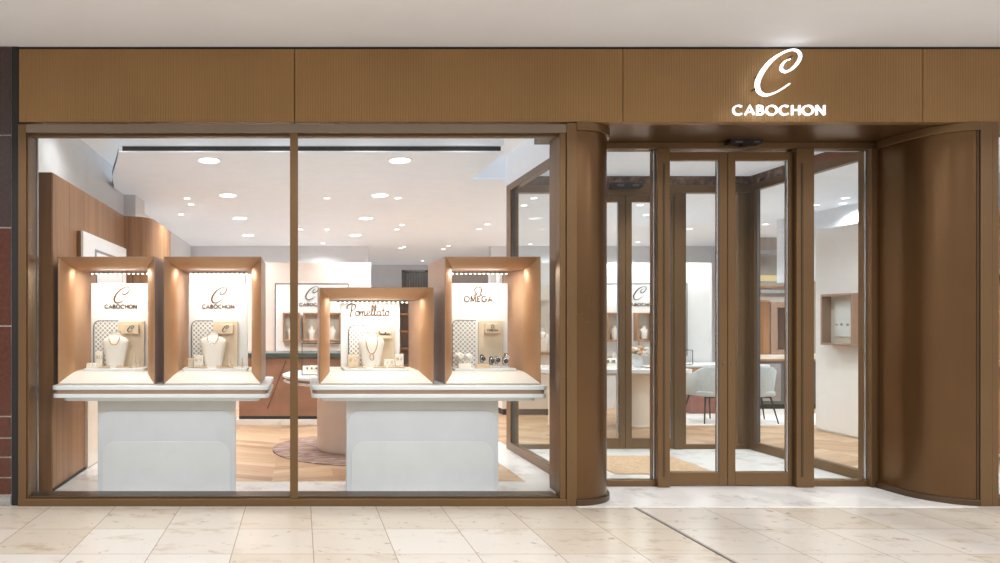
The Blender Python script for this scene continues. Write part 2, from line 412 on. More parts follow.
struct('wall_upper_left', MB().box(-2.62, -2.42, .1, 3.66, 0, ZU).box(-2.62, -2.26, 3.66, 4.2, 0, ZC).box(-3.2, -2.5, 4.2, 9.8, 0, ZC), WALLU)
struct('wall_left', MB().box(-2.42, -2.23, .47, 3.05, .0, 2.88)
       .prism([(-2.42, 3.05), (-2.23, 2.95), (-2.05, 3.02), (-1.96, 3.12), (-1.92, 3.3), (-1.94, 4.5), (-2.42, 4.5)], 0, 2.88, 0, True), WAL)
struct('trim_5', B(-2.43, -2.235, .45, .47, 0, 2.88), WALD)
struct('trim_6', B(-2.23, -2.20, 1.38, 1.86, .02, 2.2), CREAM)
struct('trim_7', B(-2.235, -2.222, .47, 1.38, .0, .03), DRK)
struct('wall_back', B(-3.6, 11.2, 17.0, 17.2, 0, ZC), PINK)
struct('wall_right', B(11.0, 11.2, .2, 17.2, 0, ZU), WHT)
struct('wall_bulkhead', MB().box(-3.2, 1.57, 9.95, 10.2, 0, ZC), GRYB)
struct('wall_bulkhead_right', MB().box(4.4, 11, 9.95, 10.2, 0, ZC), GRYB)
struct('wall_blush', MB().box(-2.4, gx(371, 12), 6.36, 6.6, 0, gz(262.5, 12)), PINK)
struct('wall_cream', MB().box(gx(500, 12), gx(712, 12), 6.36, 6.6, 0, gz(262.5, 12)), WHT)
struct('wall_white', MB().box(7.3, 7.5, 2.6, 3.94, .03, 2.83).box(7.32, 7.5, 2.62, 3.92, 0, .03), WHT)
struct('wall_upper_right', B(8.2, 8.4, 1.0, 6, 2.2, ZC), GRYB)

# ---- facade: fascia, shadow gap, pier
struct('trim_8', B(-2.45, 9, .02, .10, ZM-.06, ZM), BLK)
xs = [gx(18.5, D0), gx(294.5, D0), gx(623, D0), gx(923, D0), 9.0]
for i in range(4):
    struct('fascia_panel' if 0 else 'trim_%d' % (9+i), B(xs[i]+.0025, xs[i+1]-.0025, 0, .08, 3.2, 3.808), BRF, bevel=.003)
struct('trim_13', B(2.2, 5.8, .08, .72, 3.2, 3.26), BRC)                 # soffit above the entrance
struct('trim_14', B(-2.36, 9, .08, .10, 3.21, ZM-.01), DRK)
struct('trim_15', B(-2.41, -2.35, .01, .3, 0, ZM), BLK)
# granite pier at far left
mb = MB(); mb.box(-4.6, -2.403, .012, .3, 0, ZM, 2)
zr = [0.0, .09, .235, .405, .565, .745, 1.5, 2.32, 3.09, ZM]
for k in range(len(zr)-1):
    mi = 3 if k == 0 else (1 if k > 6 else 0)
    for (a, b) in ((-4.6, -3.16), (-3.15, -2.413)):
        mb.box(a, b, 0, .012, zr[k]+.006, zr[k+1]-.006, mi)
struct('wall_pier', mb, [REDG, REDG2, GROUT, GRAN])
# ---- shop window (two panes)
w = sempty('window_1', (-.2, 0, 0))
fx0, fx1 = gx(18.5, D0), gx(566, D0); zt = gz(124.5, D0)
MB().box(fx0, gx(26.5, D0), -.01, .08, 0, zt).build('frame_post', BR, w, .004)
MB().box(gx(560, D0), fx1, .0, .1, 0, zt).build('frame_post', BR, w, .004)
MB().box(gx(26.5, D0), fx1, -.012, .08, gz(133, D0), zt).build('frame_head', BRG, w, .004)
MB().box(gx(26.5, D0), gx(27.8, D0), .01, .2, .06, zt-.05).build('frame_jamb', BR, w, .003)
MB().box(gx(27.8, D0), gx(27.8, D0)+.012, .18, .2, .06, zt-.05).build('frame_bead', STEEL, w)
MB().box(gx(26.5, D0), gx(560, D0), .04, .1, gz(135.3, D0), gz(133, D0)).build('inner_head', BR, w, .003)
MB().box(fx0, fx1, -.015, .09, 0, gz(498.5, D0)).build('frame_sill', BR, w, .004)
MB().box(gx(27, D0), gx(560, D0), .02, .20, gz(498.5, D0)-.01, .075).build('inner_sill', BRD, w, .003)
MB().box(gx(290, D0), gx(298, D0), -.005, .12, .06, zt).build('mullion', BR, w, .004)
MB().box(gx(28.5, D0), gx(290, D0), .055, .065, .06, zt-.06).build('pane', GL, w)
MB().box(gx(298, D0), gx(560, D0), .055, .065, .06, zt-.06).build('pane', GL, w)
struct('trim_16', B(gx(566, D0)+.002, gx(576.5, D0), -.012, .1, 0, zt+.01), BR, bevel=.004)
# ---- curved columns either side of the entrance
def corner(cx, cy, r, side, rx, n=20):
    """plan outline: facade flat, quarter round, straight return to the door line"""
    P = []
    for i in range(n+1):
        a = i/n*PI/2
        P.append((cx+side*rx*math.sin(a), cy-r*math.cos(a)))
    return P
def column(name, cx, side, yend, label, rx=.4):
    t = thing(name, label, 'column', (cx+side*.2, .3, 0))
    r, cy = .4, .4
    def ring(r, back):
        e = rx+r-.4
        P = corner(cx, cy, r, side, e)+[(cx+side*e, yend), (cx, yend)]
        return P if side > 0 else P[::-1]
    MB().prism(ring(r, 0), .05, 3.13, 0, True).build('shaft', BRC, t, sharp=30)
    MB().prism(ring(r+.022, 0), .004, .055, 0, True).build('base_ring', BRD, t, .004, 30)
    MB().prism(ring(r+.022, 0), 3.13, 3.2, 0, True).build('top_ring', BR, t, .004, 30)
    return t
column('curved_column', 2.3, 1, .60, 'slim rounded bronze corner column between the shop window and the glass entrance')
t = column('curved_column', 5.66, -1, .60, 'wide rounded bronze corner column at the right of the entrance doors', .325)
MB().box(5.64, 5.655, -.004, .02, .05, 3.14).build('edge_strip', BRD, t)
struct('trim_17', B(5.66, 5.757, -.014, .1, 0, 3.2), BR, bevel=.004)
# ---- right hand shop window, only its edge in view
w = sempty('window_2', (7, 0, 0))
MB().box(5.76, 5.815, -.01, .1, 0, 3.2).build('frame_post', BR, w, .004)
MB().box(5.815, 9, -.01, .1, 0, .07).build('frame_sill', BR, w, .004)
MB().box(5.815, 9, -.01, .1, 3.1, 3.2).build('frame_head', BRG, w, .004)
MB().box(5.815, 9, .05, .06, .07, 3.1).build('pane', GL, w)
struct('trim_18', B(5.815, 5.86, .2, .24, .0, .06), BRD)
# ---- entrance: outer door line at y=.66
YD, dd = .66, 6.305
X = lambda px: gx(px, dd)
fr = sempty('door_frame', (3.98, YD, 0))
zb = .06; ztop = 3.15
MB().box(2.7, X(879), YD-.03, YD+.10, 3.14, 3.2).build('frame_head', BR, fr, .004)
for a, b in ((X(655), X(667)), (X(792.5), X(810)), (X(866.5), X(879)-.01)):
    MB().box(a, b, YD-.05, YD+.10, .004, 3.14).build('frame_post', BR, fr, .004)
MB().box(X(660), X(662), YD-.054, YD-.05, .1, 3.0).build('post_bead', BRD, fr)
MB().box(X(797), X(799), YD-.054, YD-.05, .1, 3.0).build('post_bead', BRD, fr)
for a, b in ((2.7, X(655)), (X(810), X(866.5))):
    MB().box(a, b, YD-.01, YD+.08, .004, .06).build('bottom_rail', BR, fr, .003)
    MB().box(a, b, YD+.02, YD+.032, .06, 3.14).build('side_pane', GL, fr)
    MB().box(b-.009, b-.002, YD+.0, YD+.02, .06, 3.14).build('glazing_bead', STEEL, fr)
MB().box(X(810), X(866.5), YD, YD+.02, 3.125, 3.14).build('glazing_bead', STEEL, fr)
def leaf(name, x0, x1, y, z1, stile_l, stile_r, hinge_right, root):
    """framed glass door leaf"""
    t = sempty(name, ((x0+x1)/2, y, 0))
    zb0, zr = .012, .135; tr = .075
    MB().box(x0, x0+stile_l, y, y+.06, zb0, z1).build('stile', BR, t, .003)
    MB().box(x1-stile_r, x1, y, y+.06, zb0, z1).build('stile', BR, t, .003)
    MB().box(x0+stile_l, x1-stile_r, y, y+.06, zb0, zr).build('bottom_rail', BR, t, .003)
    MB().box(x0+stile_l, x1-stile_r, y, y+.06, z1-tr, z1).build('top_rail', BR, t, .003)
    MB().box(x0+stile_l, x1-stile_r, y+.025, y+.037, zr, z1-tr).build('pane', GL, t)
    MB().box(x1-stile_r-.006, x1-stile_r, y+.003, y+.03, zr, z1-tr).build('gasket', BLK, t)
    MB().box(x1-stile_r-.015, x1-stile_r-.007, y+.002, y+.022, zr, z1-tr).build('glazing_bead', STEEL, t)
    sx = x1-stile_r/2 if not hinge_right else x0+stile_l/2
    l = MB().lathe(0, 0, [(0.009, 0), (.009, .008)], 12)
    l.v = [(sx+a, y-c, 1.155+b) for a, b, c in l.v]
    l.build('lock_cylinder', STEEL, t)
    m2 = MB().box(sx-.003, sx+.003, y-.01, y-.006, 1.135, 1.165); m2.build('key_slot', GRYD, t)
    return t
leaf('door_1', X(667.3), X(727), YD-.005, 3.115, .02, X(727)-X(718.5), False, fr)
leaf('door_2', X(727.5), X(792), YD-.005, 3.115, X(735)-X(727.5), .035, True, fr)
for px in (670, 708, 749, 790):                                        # tiny screws along the head
    pass
s = thing('door_sensor', 'black automatic door sensor mounted over the double glass entrance door', 'sensor', (X(738), YD-.1, 3.15))
MB().prismy(rrect(X(722), X(754), 3.165, 3.2, .012), YD-.12, YD-.02).build('housing', BLK, s)
MB().box(X(727), X(734), YD-.125, YD-.12, 3.172, 3.186).build('lens', GRYD, s); MB().box(X(745), X(751), YD-.125, YD-.12, 3.172, 3.186).build('lens', GRYD, s)
MB().box(X(735), X(742), YD-.11, YD-.05, 3.145, 3.165).build('bracket', BLK, s)
# ---- vestibule
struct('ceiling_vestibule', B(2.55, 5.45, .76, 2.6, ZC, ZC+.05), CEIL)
XL, XR, YI = 2.55, 5.41, 2.5
def sidewall(name, x0, x1, mb_mat, beam, inner_x):
    w = sempty(name, ((x0+x1)/2, 1.6, 0))
    MB().box(x0, x1, .78, 2.56, .004, .10).build('bottom_rail', BR, w, .003)
    MB().box(x0, x1, .78, 2.56, 3.10, 3.18).build('top_rail', BR, w, .003)
    MB().box(x0, x1, 2.40, 2.56, .1, 3.10).build('corner_post', BR, w, .003)
    MB().box(x0, x1, .78, .86, .1, 3.10).build('frame_post', BR, w, .003)
    MB().box(inner_x-.006, inner_x+.006, .86, 2.40, .1, 3.10).build('pane', GL, w)
    for yy in (.862, 2.388): MB().box(inner_x-.012, inner_x+.012, yy, yy+.012, .1, 3.10).build('glazing_bead', GRYD, w)
    return w
sidewall('window_3', 2.50, 2.57, None, None, 2.535)
sidewall('window_4', 5.40, 5.47, None, None, 5.435)
struct('trim_19', B(5.40, 5.47, 1.65, 2.56, 3.18, ZC), [SPECK]); struct('trim_25', B(5.40, 5.47, .78, 1.65, 3.18, ZC), [BEAM])
struct('trim_20', B(5.47, 5.50, .78, 2.56, 3.15, ZC+.1), [BEAM])
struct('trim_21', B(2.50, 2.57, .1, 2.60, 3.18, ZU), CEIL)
struct('trim_22', B(2.57, 5.40, YI-.02, YI+.06, 3.18, ZC), SPECK)
di = D0+YI; XI = lambda px: gx(px, di)
fi = sempty('inner_door_frame', (3.98, YI, 0)); fi.name = 'door_frame.001'
MB().box(2.57, 5.40, YI-.02, YI+.08, 3.085, 3.18).build('frame_head', BR, fi, .003)
for a, b in ((XI(673.5), XI(681)), (3.91-(XI(681)-3.91), 3.91-(XI(673.5)-3.91))):
    MB().box(a, b, YI-.02, YI+.08, .004, 3.085).build('frame_post', BR, fi, .003)
MB().box(3.91-(XI(673.5)-3.91), XI(673.5), YI-.01, YI+.05, 3.052, 3.085).build('transom', BR, fi)
for a, b in ((XI(681)+.002, 5.40), (2.57, 3.91-(XI(681)-3.91)-.002)):
    MB().box(a, b, YI, YI+.06, .004, .06).build('bottom_rail', BR, fi, .003)
    MB().box(a, b, YI+.02, YI+.03, .06, 3.085).build('side_pane', GL, fi)
    MB().box(a, a+.06, YI, YI+.06, .06, 3.085).build('frame_post', BR, fi, .003)
MB().box(5.27, 5.40, YI, YI+.06, .06, 3.085).build('frame_post', BR, fi)
leaf('door_3', 3.91-(XI(673.5)-3.91)+.003, 3.908, YI-.01, 3.05, .03, .075, False, fi)
leaf('door_4', 3.912, XI(673.5)-.003, YI-.01, 3.05, .075, .03, True, fi)
s = thing('door_sensor', 'black door sensor seen through the left sidelight over the inner glass doors', 'sensor', (3.9, YI-.08, 3.14))
MB().prismy(rrect(3.72, 4.08, 3.13, 3.19, .015), YI-.10, YI-.02).build('housing', BLK, s)
MB().box(3.77, 3.85, YI-.104, YI-.10, 3.145, 3.17).build('lens', GRYD, s); MB().box(3.95, 4.03, YI-.104, YI-.10, 3.145, 3.17).build('lens', GRYD, s)
m = B(3.16, 4.2, 1.14, 2.05, .004, .016).build('door_mat', MAT_); tag(m, 'tan entrance mat on the white floor between the outer and inner doors', 'mat')

# ================================================================== SHOP SIGN
SY0, SY1 = -.065, -.05; DS = D0+SY0
sg = thing('shop_sign', 'illuminated white shop sign with script emblem on the bronze fascia over the entrance', 'sign', (gx(780, D0), 0, gz(116, D0)))
cz = (gz(50, D0)+gz(97, D0))/2
e = script_c(gx(779.0, DS), cz-.012, gz(50.6, DS)-gz(96.6, DS), SY0, SY1, .68).build('emblem', SIGN, sg); e['label'] = 'white script letter C of the sign'
for mb in letters('CABOCHON', gx(779.8, DS), gz(114.8, DS), gz(105, DS)-gz(114.8, DS), gx(826.0, DS)-gx(733.5, DS), SY0, SY1, .0118): mb.build('letter', SIGN, sg)
for px, py in ((757, 88), (760, 75), (794, 55)): MB().box(gx(px, DS)-.004, gx(px, DS)+.004, SY1, 0, gz(py, DS)-.004, gz(py, DS)+.004).build('mounting_pin', BRD, sg)

# ================================================================== WINDOW DISPLAY COUNTERS
def counter(x0, x1, px0, px1, label):
    y0, y1 = .26, 1.28
    t = thing('display_counter', label, 'counter', ((x0+x1)/2, .75, 0))
    def slab(i, za, zb, r): return MB().prism(rrect(x0+i, x1-i, y0+i, y1-i, r), za, zb, 0, True)
    slab(0, .938, .976, .06).build('top_slab', WHG, t, .006, 30)
    slab(.014, .905, .938, .055).build('copper_band', COPD, t, 0, 30)
    slab(.004, .868, .905, .06).build('lower_slab', WHG, t, .006, 30)
    MB().prism(rrect(x0+.09, x1-.09, y0+.05, y1-.05, .05), .838, .868).build('under_slab', WHG, t, .003)
    MB().prism([(px0, .45), (px1, .45), (px1-.10, 1.05), (px0+.10, 1.05)], .006, .838).build('pedestal', PODN, t, .012)
    MB().prismy(rrect(px0+.008, px1-.008, .008, .735, .13, 10, (0,0,1,1)), .438, .45).build('front_sheet', POD, t, .004)  # thin grey sheet with rounded top corners over the pedestal front
    MB().prismy(rrect(px0+.05, px1-.05, .008, .46, .13, 10, (0,0,1,1)), .432, .438).build('lower_front_sheet', PODL, t, .004)  # lighter grey sheet over the lower half
    return t
counter(-2.175, -.268, -1.825, -.575, 'white layered display counter on a pale pedestal in the left window pane')
counter(.095, 2.165, .412, 1.79, 'white layered display counter on a pale pedestal in the right window pane')

ZS = .976
def vitrine(x0, x1, z1, label):
    y0, y1, ins, iv, fl = .40, 1.18, .10, .10, .19
    t = thing('display_case', label, 'display case', ((x0+x1)/2, (y0+y1)/2, ZS), 'copper display cases in the shop window')
    def rect(k, y):                                            # k = 0 outer edge .. 1 inner opening
        a, b = ins*k, iv*k
        return [(x0+a, y, ZS+.002+b), (x1-a, y, ZS+.002+b), (x1-a, y, z1-b), (x0+a, y, z1-b)]
    MB().loops([rect(0, y1), rect(0, y0+.004), rect(.05, y0)], 0, False, False, False).loops([rect(0, y1), rect(1, y1)], 0, False, False, False).build('outer_shell', COPD, t)
    prof = [(k/10, y0+fl*k/10) for k in range(11)]
    prof = [(1-.95*(1-u)**2.0, y) for u, y in prof]
    L = [rect(u, y) for u, y in prof]
    def sides(idx):
        m = MB()
        for q in range(len(L)-1):
            for i in idx:
                j = (i+1) % 4; m.add([L[q][i], L[q][j], L[q+1][j], L[q+1][i]], [(0,1,2,3)], 0, False)
        return m
    sides((1, 2, 3)).build('flared_mouth', COP, t); sides((0,)).build('flared_sill', PALE, t)  # bottom flare is the same copper, painted pale as if lit
    MB().loops([rect(1, y0+fl), rect(1, y1)], 0, False, False, False).build('lining', COP, t)
    MB().box(x0+ins, x1-ins, y0+fl, y1, ZS+iv+.002, ZS+iv+.006).build('lit_floor', CREAM, t)  # cream plate stands in for strong light on the copper floor
    # LED row along the top
    MB().box(x0+ins+.06, x1-ins-.06, .84, .875, z1-iv-.018, z1-iv-.001).build('led_rail', STEEL, t)
    n = int((x1-x0-2*ins-.14)/.042)
    for k in range(n+1): MB().sphere((x0+ins+.07+k*(x1-x0-2*ins-.14)/n, .855, z1-iv-.020), .008, 0, 8, 6).build('led', LEDM, t)
    return t
V = [(-2.163, -1.297, 2.117), (-1.215, -.346, 2.117), (.175, 1.194, 1.842), (1.294, 2.15, 2.117)]
VL = ['copper framed open display case at the far left of the shop window', 'copper framed open display case second from the left, beside the window mullion',
      'low wide copper framed display case right of the window mullion', 'tall copper framed display case at the right end of the window counter']
for (a, b, c), l in zip(V, VL): vitrine(a, b, c, l)
ZF = ZS+.1+.006      # display floor inside the cases
YB = .905            # board front
def board(x0, x1, z1, brand, lx0, lx1, bx0, bx1, hz, label, rods):
    """free standing display board with lattice, beige panel, name plate and lettering"""
    t = thing('display_board', label, 'display board', ((x0+x1)/2, YB+.01, ZF))
    MB().box(x0, x1, YB, YB+.025, ZF, z1).build('panel', WHT, t, .002)
    MB().prismy(rrect(lx0, lx1, ZF+.01, hz, .045, 8, (0,0,0,1)), YB-.012, YB).build('lattice_panel', LAT, t)
    P = rrect(lx0-.005, lx1, ZF+.01, hz+.005, .05, 8, (0,0,0,1))
    P = P[2:]+[P[0]]
    MB().tube([(a, YB-.012, b) for a, b in P], .004, 6).build('lattice_rim', GRYD, t)
    MB().prismy(rrect(bx0, bx1, ZF+.01, hz, .02, 5, (0,0,0,1)), YB-.03, YB).build('beige_panel', BEIG, t, .002)
    pw = .6*(bx1-bx0); pc = (bx0+bx1)/2+.005; pz = hz-.115
    MB().box(pc-pw/2, pc+pw/2, YB-.07, YB-.03, pz, pz+.085).build('name_plate', BEIG, t, .002)
    MB().box(pc-pw/2, pc+pw/2, YB-.071, YB-.03, pz-.006, pz).build('plate_shelf', BEIGD, t)
    cx = (x0+x1)/2; y0, y1 = YB-.006, YB+.001; yp0, yp1 = YB-.073, YB-.069
    if brand == 'c':
        script_c(cx+.008, z1-.112, .155, y0, y1).build('emblem', BRZT, t)
        for mb in letters('CABOCHON', cx-.0, z1-.242, .036, .31, y0, y1, .0095): mb.build('letter', BRZT, t)
        script_c(pc, pz+.044, .062, yp0, yp1, 1.2).build('plate_emblem', INK, t)
    elif brand == 'p':
        for mb in cursive(cx-.02, z1-.125, .41, y0, y1, .011): mb.build('letter', BRZT, t)
        for mb in cursive(pc, pz+.03, .115, yp0, yp1, .0038): mb.build('plate_letter', INK, t)
    else:
        omega_sym(cx-.0, z1-.112, .08, y0, y1, .0135).build('emblem', BRZT, t)
        for mb in letters('OMEGA', cx-.0, z1-.178, .056, .275, y0, y1, .0105): mb.build('letter', BRZT, t)
        omega_sym(pc, pz+.045, .032, yp0, yp1, .005).build('plate_emblem', INK, t)
        for mb in letters('OMEGA', pc, pz+.015, .021, .105, yp0, yp1, .0045): mb.build('plate_letter', INK, t)
    for rx in rods: MB().tube([(rx, YB+.012, z1), (rx, YB+.012, rods[rx])], .004, 6).build('hanging_rod', DRK, t)
    return t
ztall = 2.117-.1
board(-2.02, -1.445, 1.907, 'c', -1.985, -1.75, -1.75, -1.50, 1.54, 'white display board with script emblem in the leftmost window case', {-1.97: ztall, -1.62: ztall})
board(-1.075, -.505, 1.907, 'c', -1.04, -.835, -.835, -.60, 1.54, 'white display board with script emblem in the window case left of the mullion', {-.53: ztall})
board(.395, .965, 1.717, 'p', .475, .69, .69, .905, 1.495, 'white display board with cursive bronze lettering in the low window case', {})
board(1.437, 2.007, 1.907, 'o', 1.475, 1.70, 1.72, 1.955, 1.545, 'white display board with bronze horseshoe emblem in the right window case', {1.965: ztall})
def traym(x0, x1, label):
    m = MB().prism(rrect(x0, x1, .60, .895, .02), ZF, ZF+.022).build('display_tray', WHG, None, .003); tag(m, label, 'tray')
traym(-2.0, -1.44, 'thin white jewellery tray in the leftmost window case')
traym(-1.09, -.49, 'thin white jewellery tray in the second window case from the left')
traym(.40, 1.0, 'thin white jewellery tray in the low middle window case')
traym(1.42, 2.0, 'thin white watch tray in the rightmost window case')
ZT = ZF+.022
def bust(cx, cy, k, label, wy=1.0):
    t = thing('necklace_bust', label, 'bust', (cx, cy, ZT))
    prof = [(.078, .045, 0), (.085, .047, .03), (.098, .05, .10), (.112, .055, .17), (.122, .056, .215), (.124, .055, .24), (.115, .052, .262), (.09, .047, .28), (.058, .042, .292), (.046, .04, .305), (.046, .04, .322), (.05, .042, .34)]
    L = [[(cx+a*k*math.cos(2*PI*i/32), cy+b*k*math.sin(2*PI*i/32)+(.02*k*(z/.34)), ZT+z*k*wy) for i in range(32)] for a, b, z in prof]
    MB().loops(L, 0).build('torso', BUST, t, sharp=70)
    a = [(cx+.044*k*math.cos(2*PI*i/24), cy+.036*k*math.sin(2*PI*i/24)+.02*k, ZT+.3405*k*wy) for i in range(24)]
    MB().add(a, [tuple(range(24))]).build('neck_top', BEIG, t)
    return t
def necklace(cx, cy, k, label, drop, mat, wy=1.0, pend=False):
    t = thing('necklace', label, 'necklace', (cx, cy-.05*k, ZT+(.30-drop)*k*wy))
    P = []
    for i in range(33):
        a = PI*(i/32); x = math.cos(a)*.052*k; z = .298-drop*math.sin(a)
        y = -.040-.016*min(1, math.sin(a)*1.5)
        P.append((cx+x*(1 if drop < .12 else 1.1), cy+y*k+.012, ZT+z*k*wy))
    mb = MB(); mb.tube(P, .0032, 6)
    for p in P[6:27:2]: mb.sphere(p, .005, 0, 8, 6)
    mb.build('chain', mat, t)
    if pend:
        mb = MB(); p = P[16]; mb.tube([(p[0]+.018*math.cos(q*PI/8), p[1]-.004, p[2]-.03+.03*math.sin(q*PI/8)) for q in range(17)], .003, 6); mb.build('pendant', GOLD, t)
    return t
bust(-1.755, .79, 1.0, 'ivory necklace bust on the tray in the leftmost case'); necklace(-1.755, .79, 1.0, 'fine gold necklace on the ivory bust in the leftmost case', .085, GOLD)
bust(-.825, .79, 1.0, 'ivory necklace bust on the tray in the second case from left'); necklace(-.825, .79, 1.0, 'fine silver necklace on the ivory bust in the second case', .075, SILV)
bust(.675, .765, 1.0, 'white necklace bust under the cursive lettering in the low case', 1.0); necklace(.675, .765, 1.0, 'long fine gold necklace with a loop pendant on the low case bust', .17, GOLD, 1.0, True)
def jbox(x, y, w, d, h, label, rings=1, mat=None):
    """upright jewellery holder block with earring or ring set on its sloped face"""
    t = thing('jewellery_stand', label, 'jewellery stand', (x, y, ZT))
    MB().add([(x-w/2, y-d/2, ZT), (x+w/2, y-d/2, ZT), (x+w/2, y+d/2, ZT), (x-w/2, y+d/2, ZT), (x-w/2, y-d/6, ZT+h), (x+w/2, y-d/6, ZT+h), (x+w/2, y+d/2, ZT+h), (x-w/2, y+d/2, ZT+h)],
             [(0,1,5,4), (1,2,6,5), (2,3,7,6), (3,0,4,7), (4,5,6,7), (3,2,1,0)]).build('block', mat or CREAM, t, .004)
    for k in range(rings):
        xx = x+(k-(rings-1)/2)*w*.45; mb = MB()
        mb.tube([(xx+.008*math.cos(q*PI/6), y-d*.36+.001-.0, ZT+h*.62+.012*math.sin(q*PI/6)) for q in range(13)], .0022, 6)
        mb.sphere((xx, y-d*.40, ZT+h*.62+.014), .004, 0, 8, 6)
        mb.build('earring', GOLD if (k+int(x*10)) % 2 else SILV, t)
    return t
def ringcone(x, y, h, label):
    t = thing('ring_cone', label, 'ring stand', (x, y, ZT))
    MB().lathe(x, y, [(.014, ZT), (.013, ZT+.004), (.005, ZT+h)], 12).build('cone', BEIG, t)
    MB().tube([(x+.0105*math.cos(q*PI/6), y+.0105*math.sin(q*PI/6), ZT+h*.45) for q in range(13)], .0025, 6).build('ring', SILV, t)
    return t
def rail(x, y, w, label):
    t = thing('ring_roll', label, 'ring holder', (x, y, ZT))
    MB().box(x-w/2, x+w/2, y-.02, y+.02, ZT, ZT+.014).build('base', BEIGD, t, .003)
    n = max(3, int(w/.028))
    for k in range(n):
        xx = x-w/2+w*(k+.5)/n; MB().tube([(xx+.0085*math.cos(q*PI/6), y-.004, ZT+.018+.0085*math.sin(q*PI/6)) for q in range(13)], .0022, 5).build('ring', GOLD if k % 2 else SILV, t)
    return t
# leftmost case
jbox(-1.915, .82, .07, .05, .15, 'tall cream earring stand left of the bust in the leftmost case', 2)
jbox(-1.95, .70, .09, .06, .045, 'low cream ring block at the left front of the leftmost case', 2)
rail(-1.82, .655, .10, 'narrow ring holder in front of the bust in the leftmost case')
rail(-1.64, .665, .14, 'ring holder at the right front of the leftmost case')
ringcone(-1.565, .78, .12, 'tall ring cone right of the bust in the leftmost case')
ringcone(-1.52, .74, .10, 'shorter ring cone at the right end of the leftmost case tray')
# second case
jbox(-.955, .74, .085, .05, .115, 'cream earring stand left of the bust in the second case', 2)
jbox(-1.03, .76, .055, .05, .085, 'small beige earring block at the left end of the second case', 1, BEIG)
rail(-.92, .645, .12, 'ring holder at the left front of the second case')
rail(-.70, .655, .16, 'long ring holder at the right front of the second case')
ringcone(-.665, .80, .125, 'tall ring cone right of the bust in the second case')
ringcone(-.55, .78, .09, 'short ring cone at the far right of the second case tray')
# low case
jbox(.50, .76, .10, .05, .115, 'beige earring stand at the left of the low middle case', 2, BEIG)
jbox(.845, .78, .10, .06, .075, 'wide white earring block right of the bust in the low case', 2)
jbox(.945, .80, .08, .05, .125, 'tall white earring stand at the right end of the low case', 2)
rail(.53, .645, .16, 'ring holder at the left front of the low middle case')
rail(.74, .64, .12, 'ring holder in front of the bust in the low middle case')
rail(.90, .66, .16, 'long ring holder at the right front of the low middle case')
# watches in the right case
def watch(x, y, h, face, label, rot=0):
    t = thing('wrist_watch', label, 'watch', (x, y, ZT))
    MB().box(x-.024, x+.024, y-.02, y+.02, ZT, ZT+.012).build('stand_base', WHG, t, .003)
    MB().tube([(x, y+.008, ZT+.012), (x, y+.008, ZT+h-.04)], .007, 8).build('stand_post', WHG, t)
    cz = ZT+h-.035; mb = MB(); L = []
    for k in range(25):
        a = 2*PI*k/24; L.append([(x+sx, y+.012+.034*math.sin(a)*(1+e), cz+.036*math.cos(a)*(1+e)) for sx, e in ((-.011, 0), (.011, 0), (.011, .10), (-.011, .10))])
    mb.loops(L, 0, True, False, False).build('strap', STEEL if face != 'd' else INK, t, sharp=50)
    def disc(r, ya, yb):
        m = MB().lathe(0, 0, [(r, 0), (r, yb-ya)], 20); m.v = [(x+a, yb-c, cz+b) for a, b, c in m.v]; return m
    disc(.025, y-.036, y-.024).build('watch_case', CHRM, t, .002); disc(.020, y-.0375, y-.0355).build('dial', GUNM if face != 'w' else WHT, t)
    mb = MB(); mb.box(x-.0012, x+.0012, y-.039, y-.0376, cz, cz+.015).box(x, x+.011, y-.039, y-.0376, cz-.001, cz+.0012); mb.build('hands', CHRM if face != 'w' else INK, t)
    return t
for k, (x, y, h, f, l) in enumerate(((1.735, .80, .115, 'd', 'dark strapped wrist watch at the left of the watch row below the name plate'), (1.80, .72, .10, 'd', 'dark dial wrist watch second from left in the right window case'),
        (1.862, .76, .105, 'b', 'steel wrist watch in the middle of the watch row of the right case'), (1.915, .69, .10, 'b', 'low steel wrist watch at the front of the right case tray'),
        (1.965, .80, .13, 'w', 'tall steel wrist watch with pale dial at the right end of the tray'))): watch(x, y, h, f, l)
def pearl(x, y, r, label):
    t = thing('blossom_ornament', label, 'ornament', (x, y, ZT))
    MB().lathe(x, y, [(.018, ZT), (.012, ZT+.01), (.006, ZT+.06), (.006, ZT+.1)], 12).build('stem', CREAM, t)
    mb = MB(); c = (x, y, ZT+.1)
    for k in range(12):
        a = k*2.4; zz = (k/11-.5)*1.4; rr = math.sqrt(max(0, 1-zz*zz*.8)); mb.sphere((x+r*.6*rr*math.cos(a), y+r*.6*rr*math.sin(a), ZT+.1+r*.6*zz), r*.55, 0, 10, 7)
    mb.build('bloom', WPET, t); return t
pearl(1.515, .80, .042, 'white rounded blossom ornament at the left of the watch tray'); pearl(1.585, .74, .036, 'smaller white rounded blossom ornament nearer the watches on the tray')
jbox(1.53, .66, .12, .06, .04, 'low cream display block at the left front of the watch tray', 0)
jbox(1.70, .655, .13, .05, .035, 'low beige display block at the middle front of the watch tray', 0, BEIGD)

# ================================================================== INTERIOR, LEFT
t = thing('wall_sign_panel', 'white framed panel on the walnut wall behind the leftmost display case', 'wall panel', (-2.2, 1.95, 1.3))
MB().box(-2.23, -2.19, 1.12, 2.8, 1.3, 2.445).build('backing', WALD, t)
MB().box(-2.19, -2.165, 1.12, 2.8, 1.3, 2.445).build('panel', WHT, t, .004)
MB().box(-2.165, -2.155, 1.50, 2.6, 1.5, 2.30).build('inner_frame', STEEL, t); MB().box(-2.155, -2.152, 1.53, 2.57, 1.53, 2.27).build('inset', WHT, t)
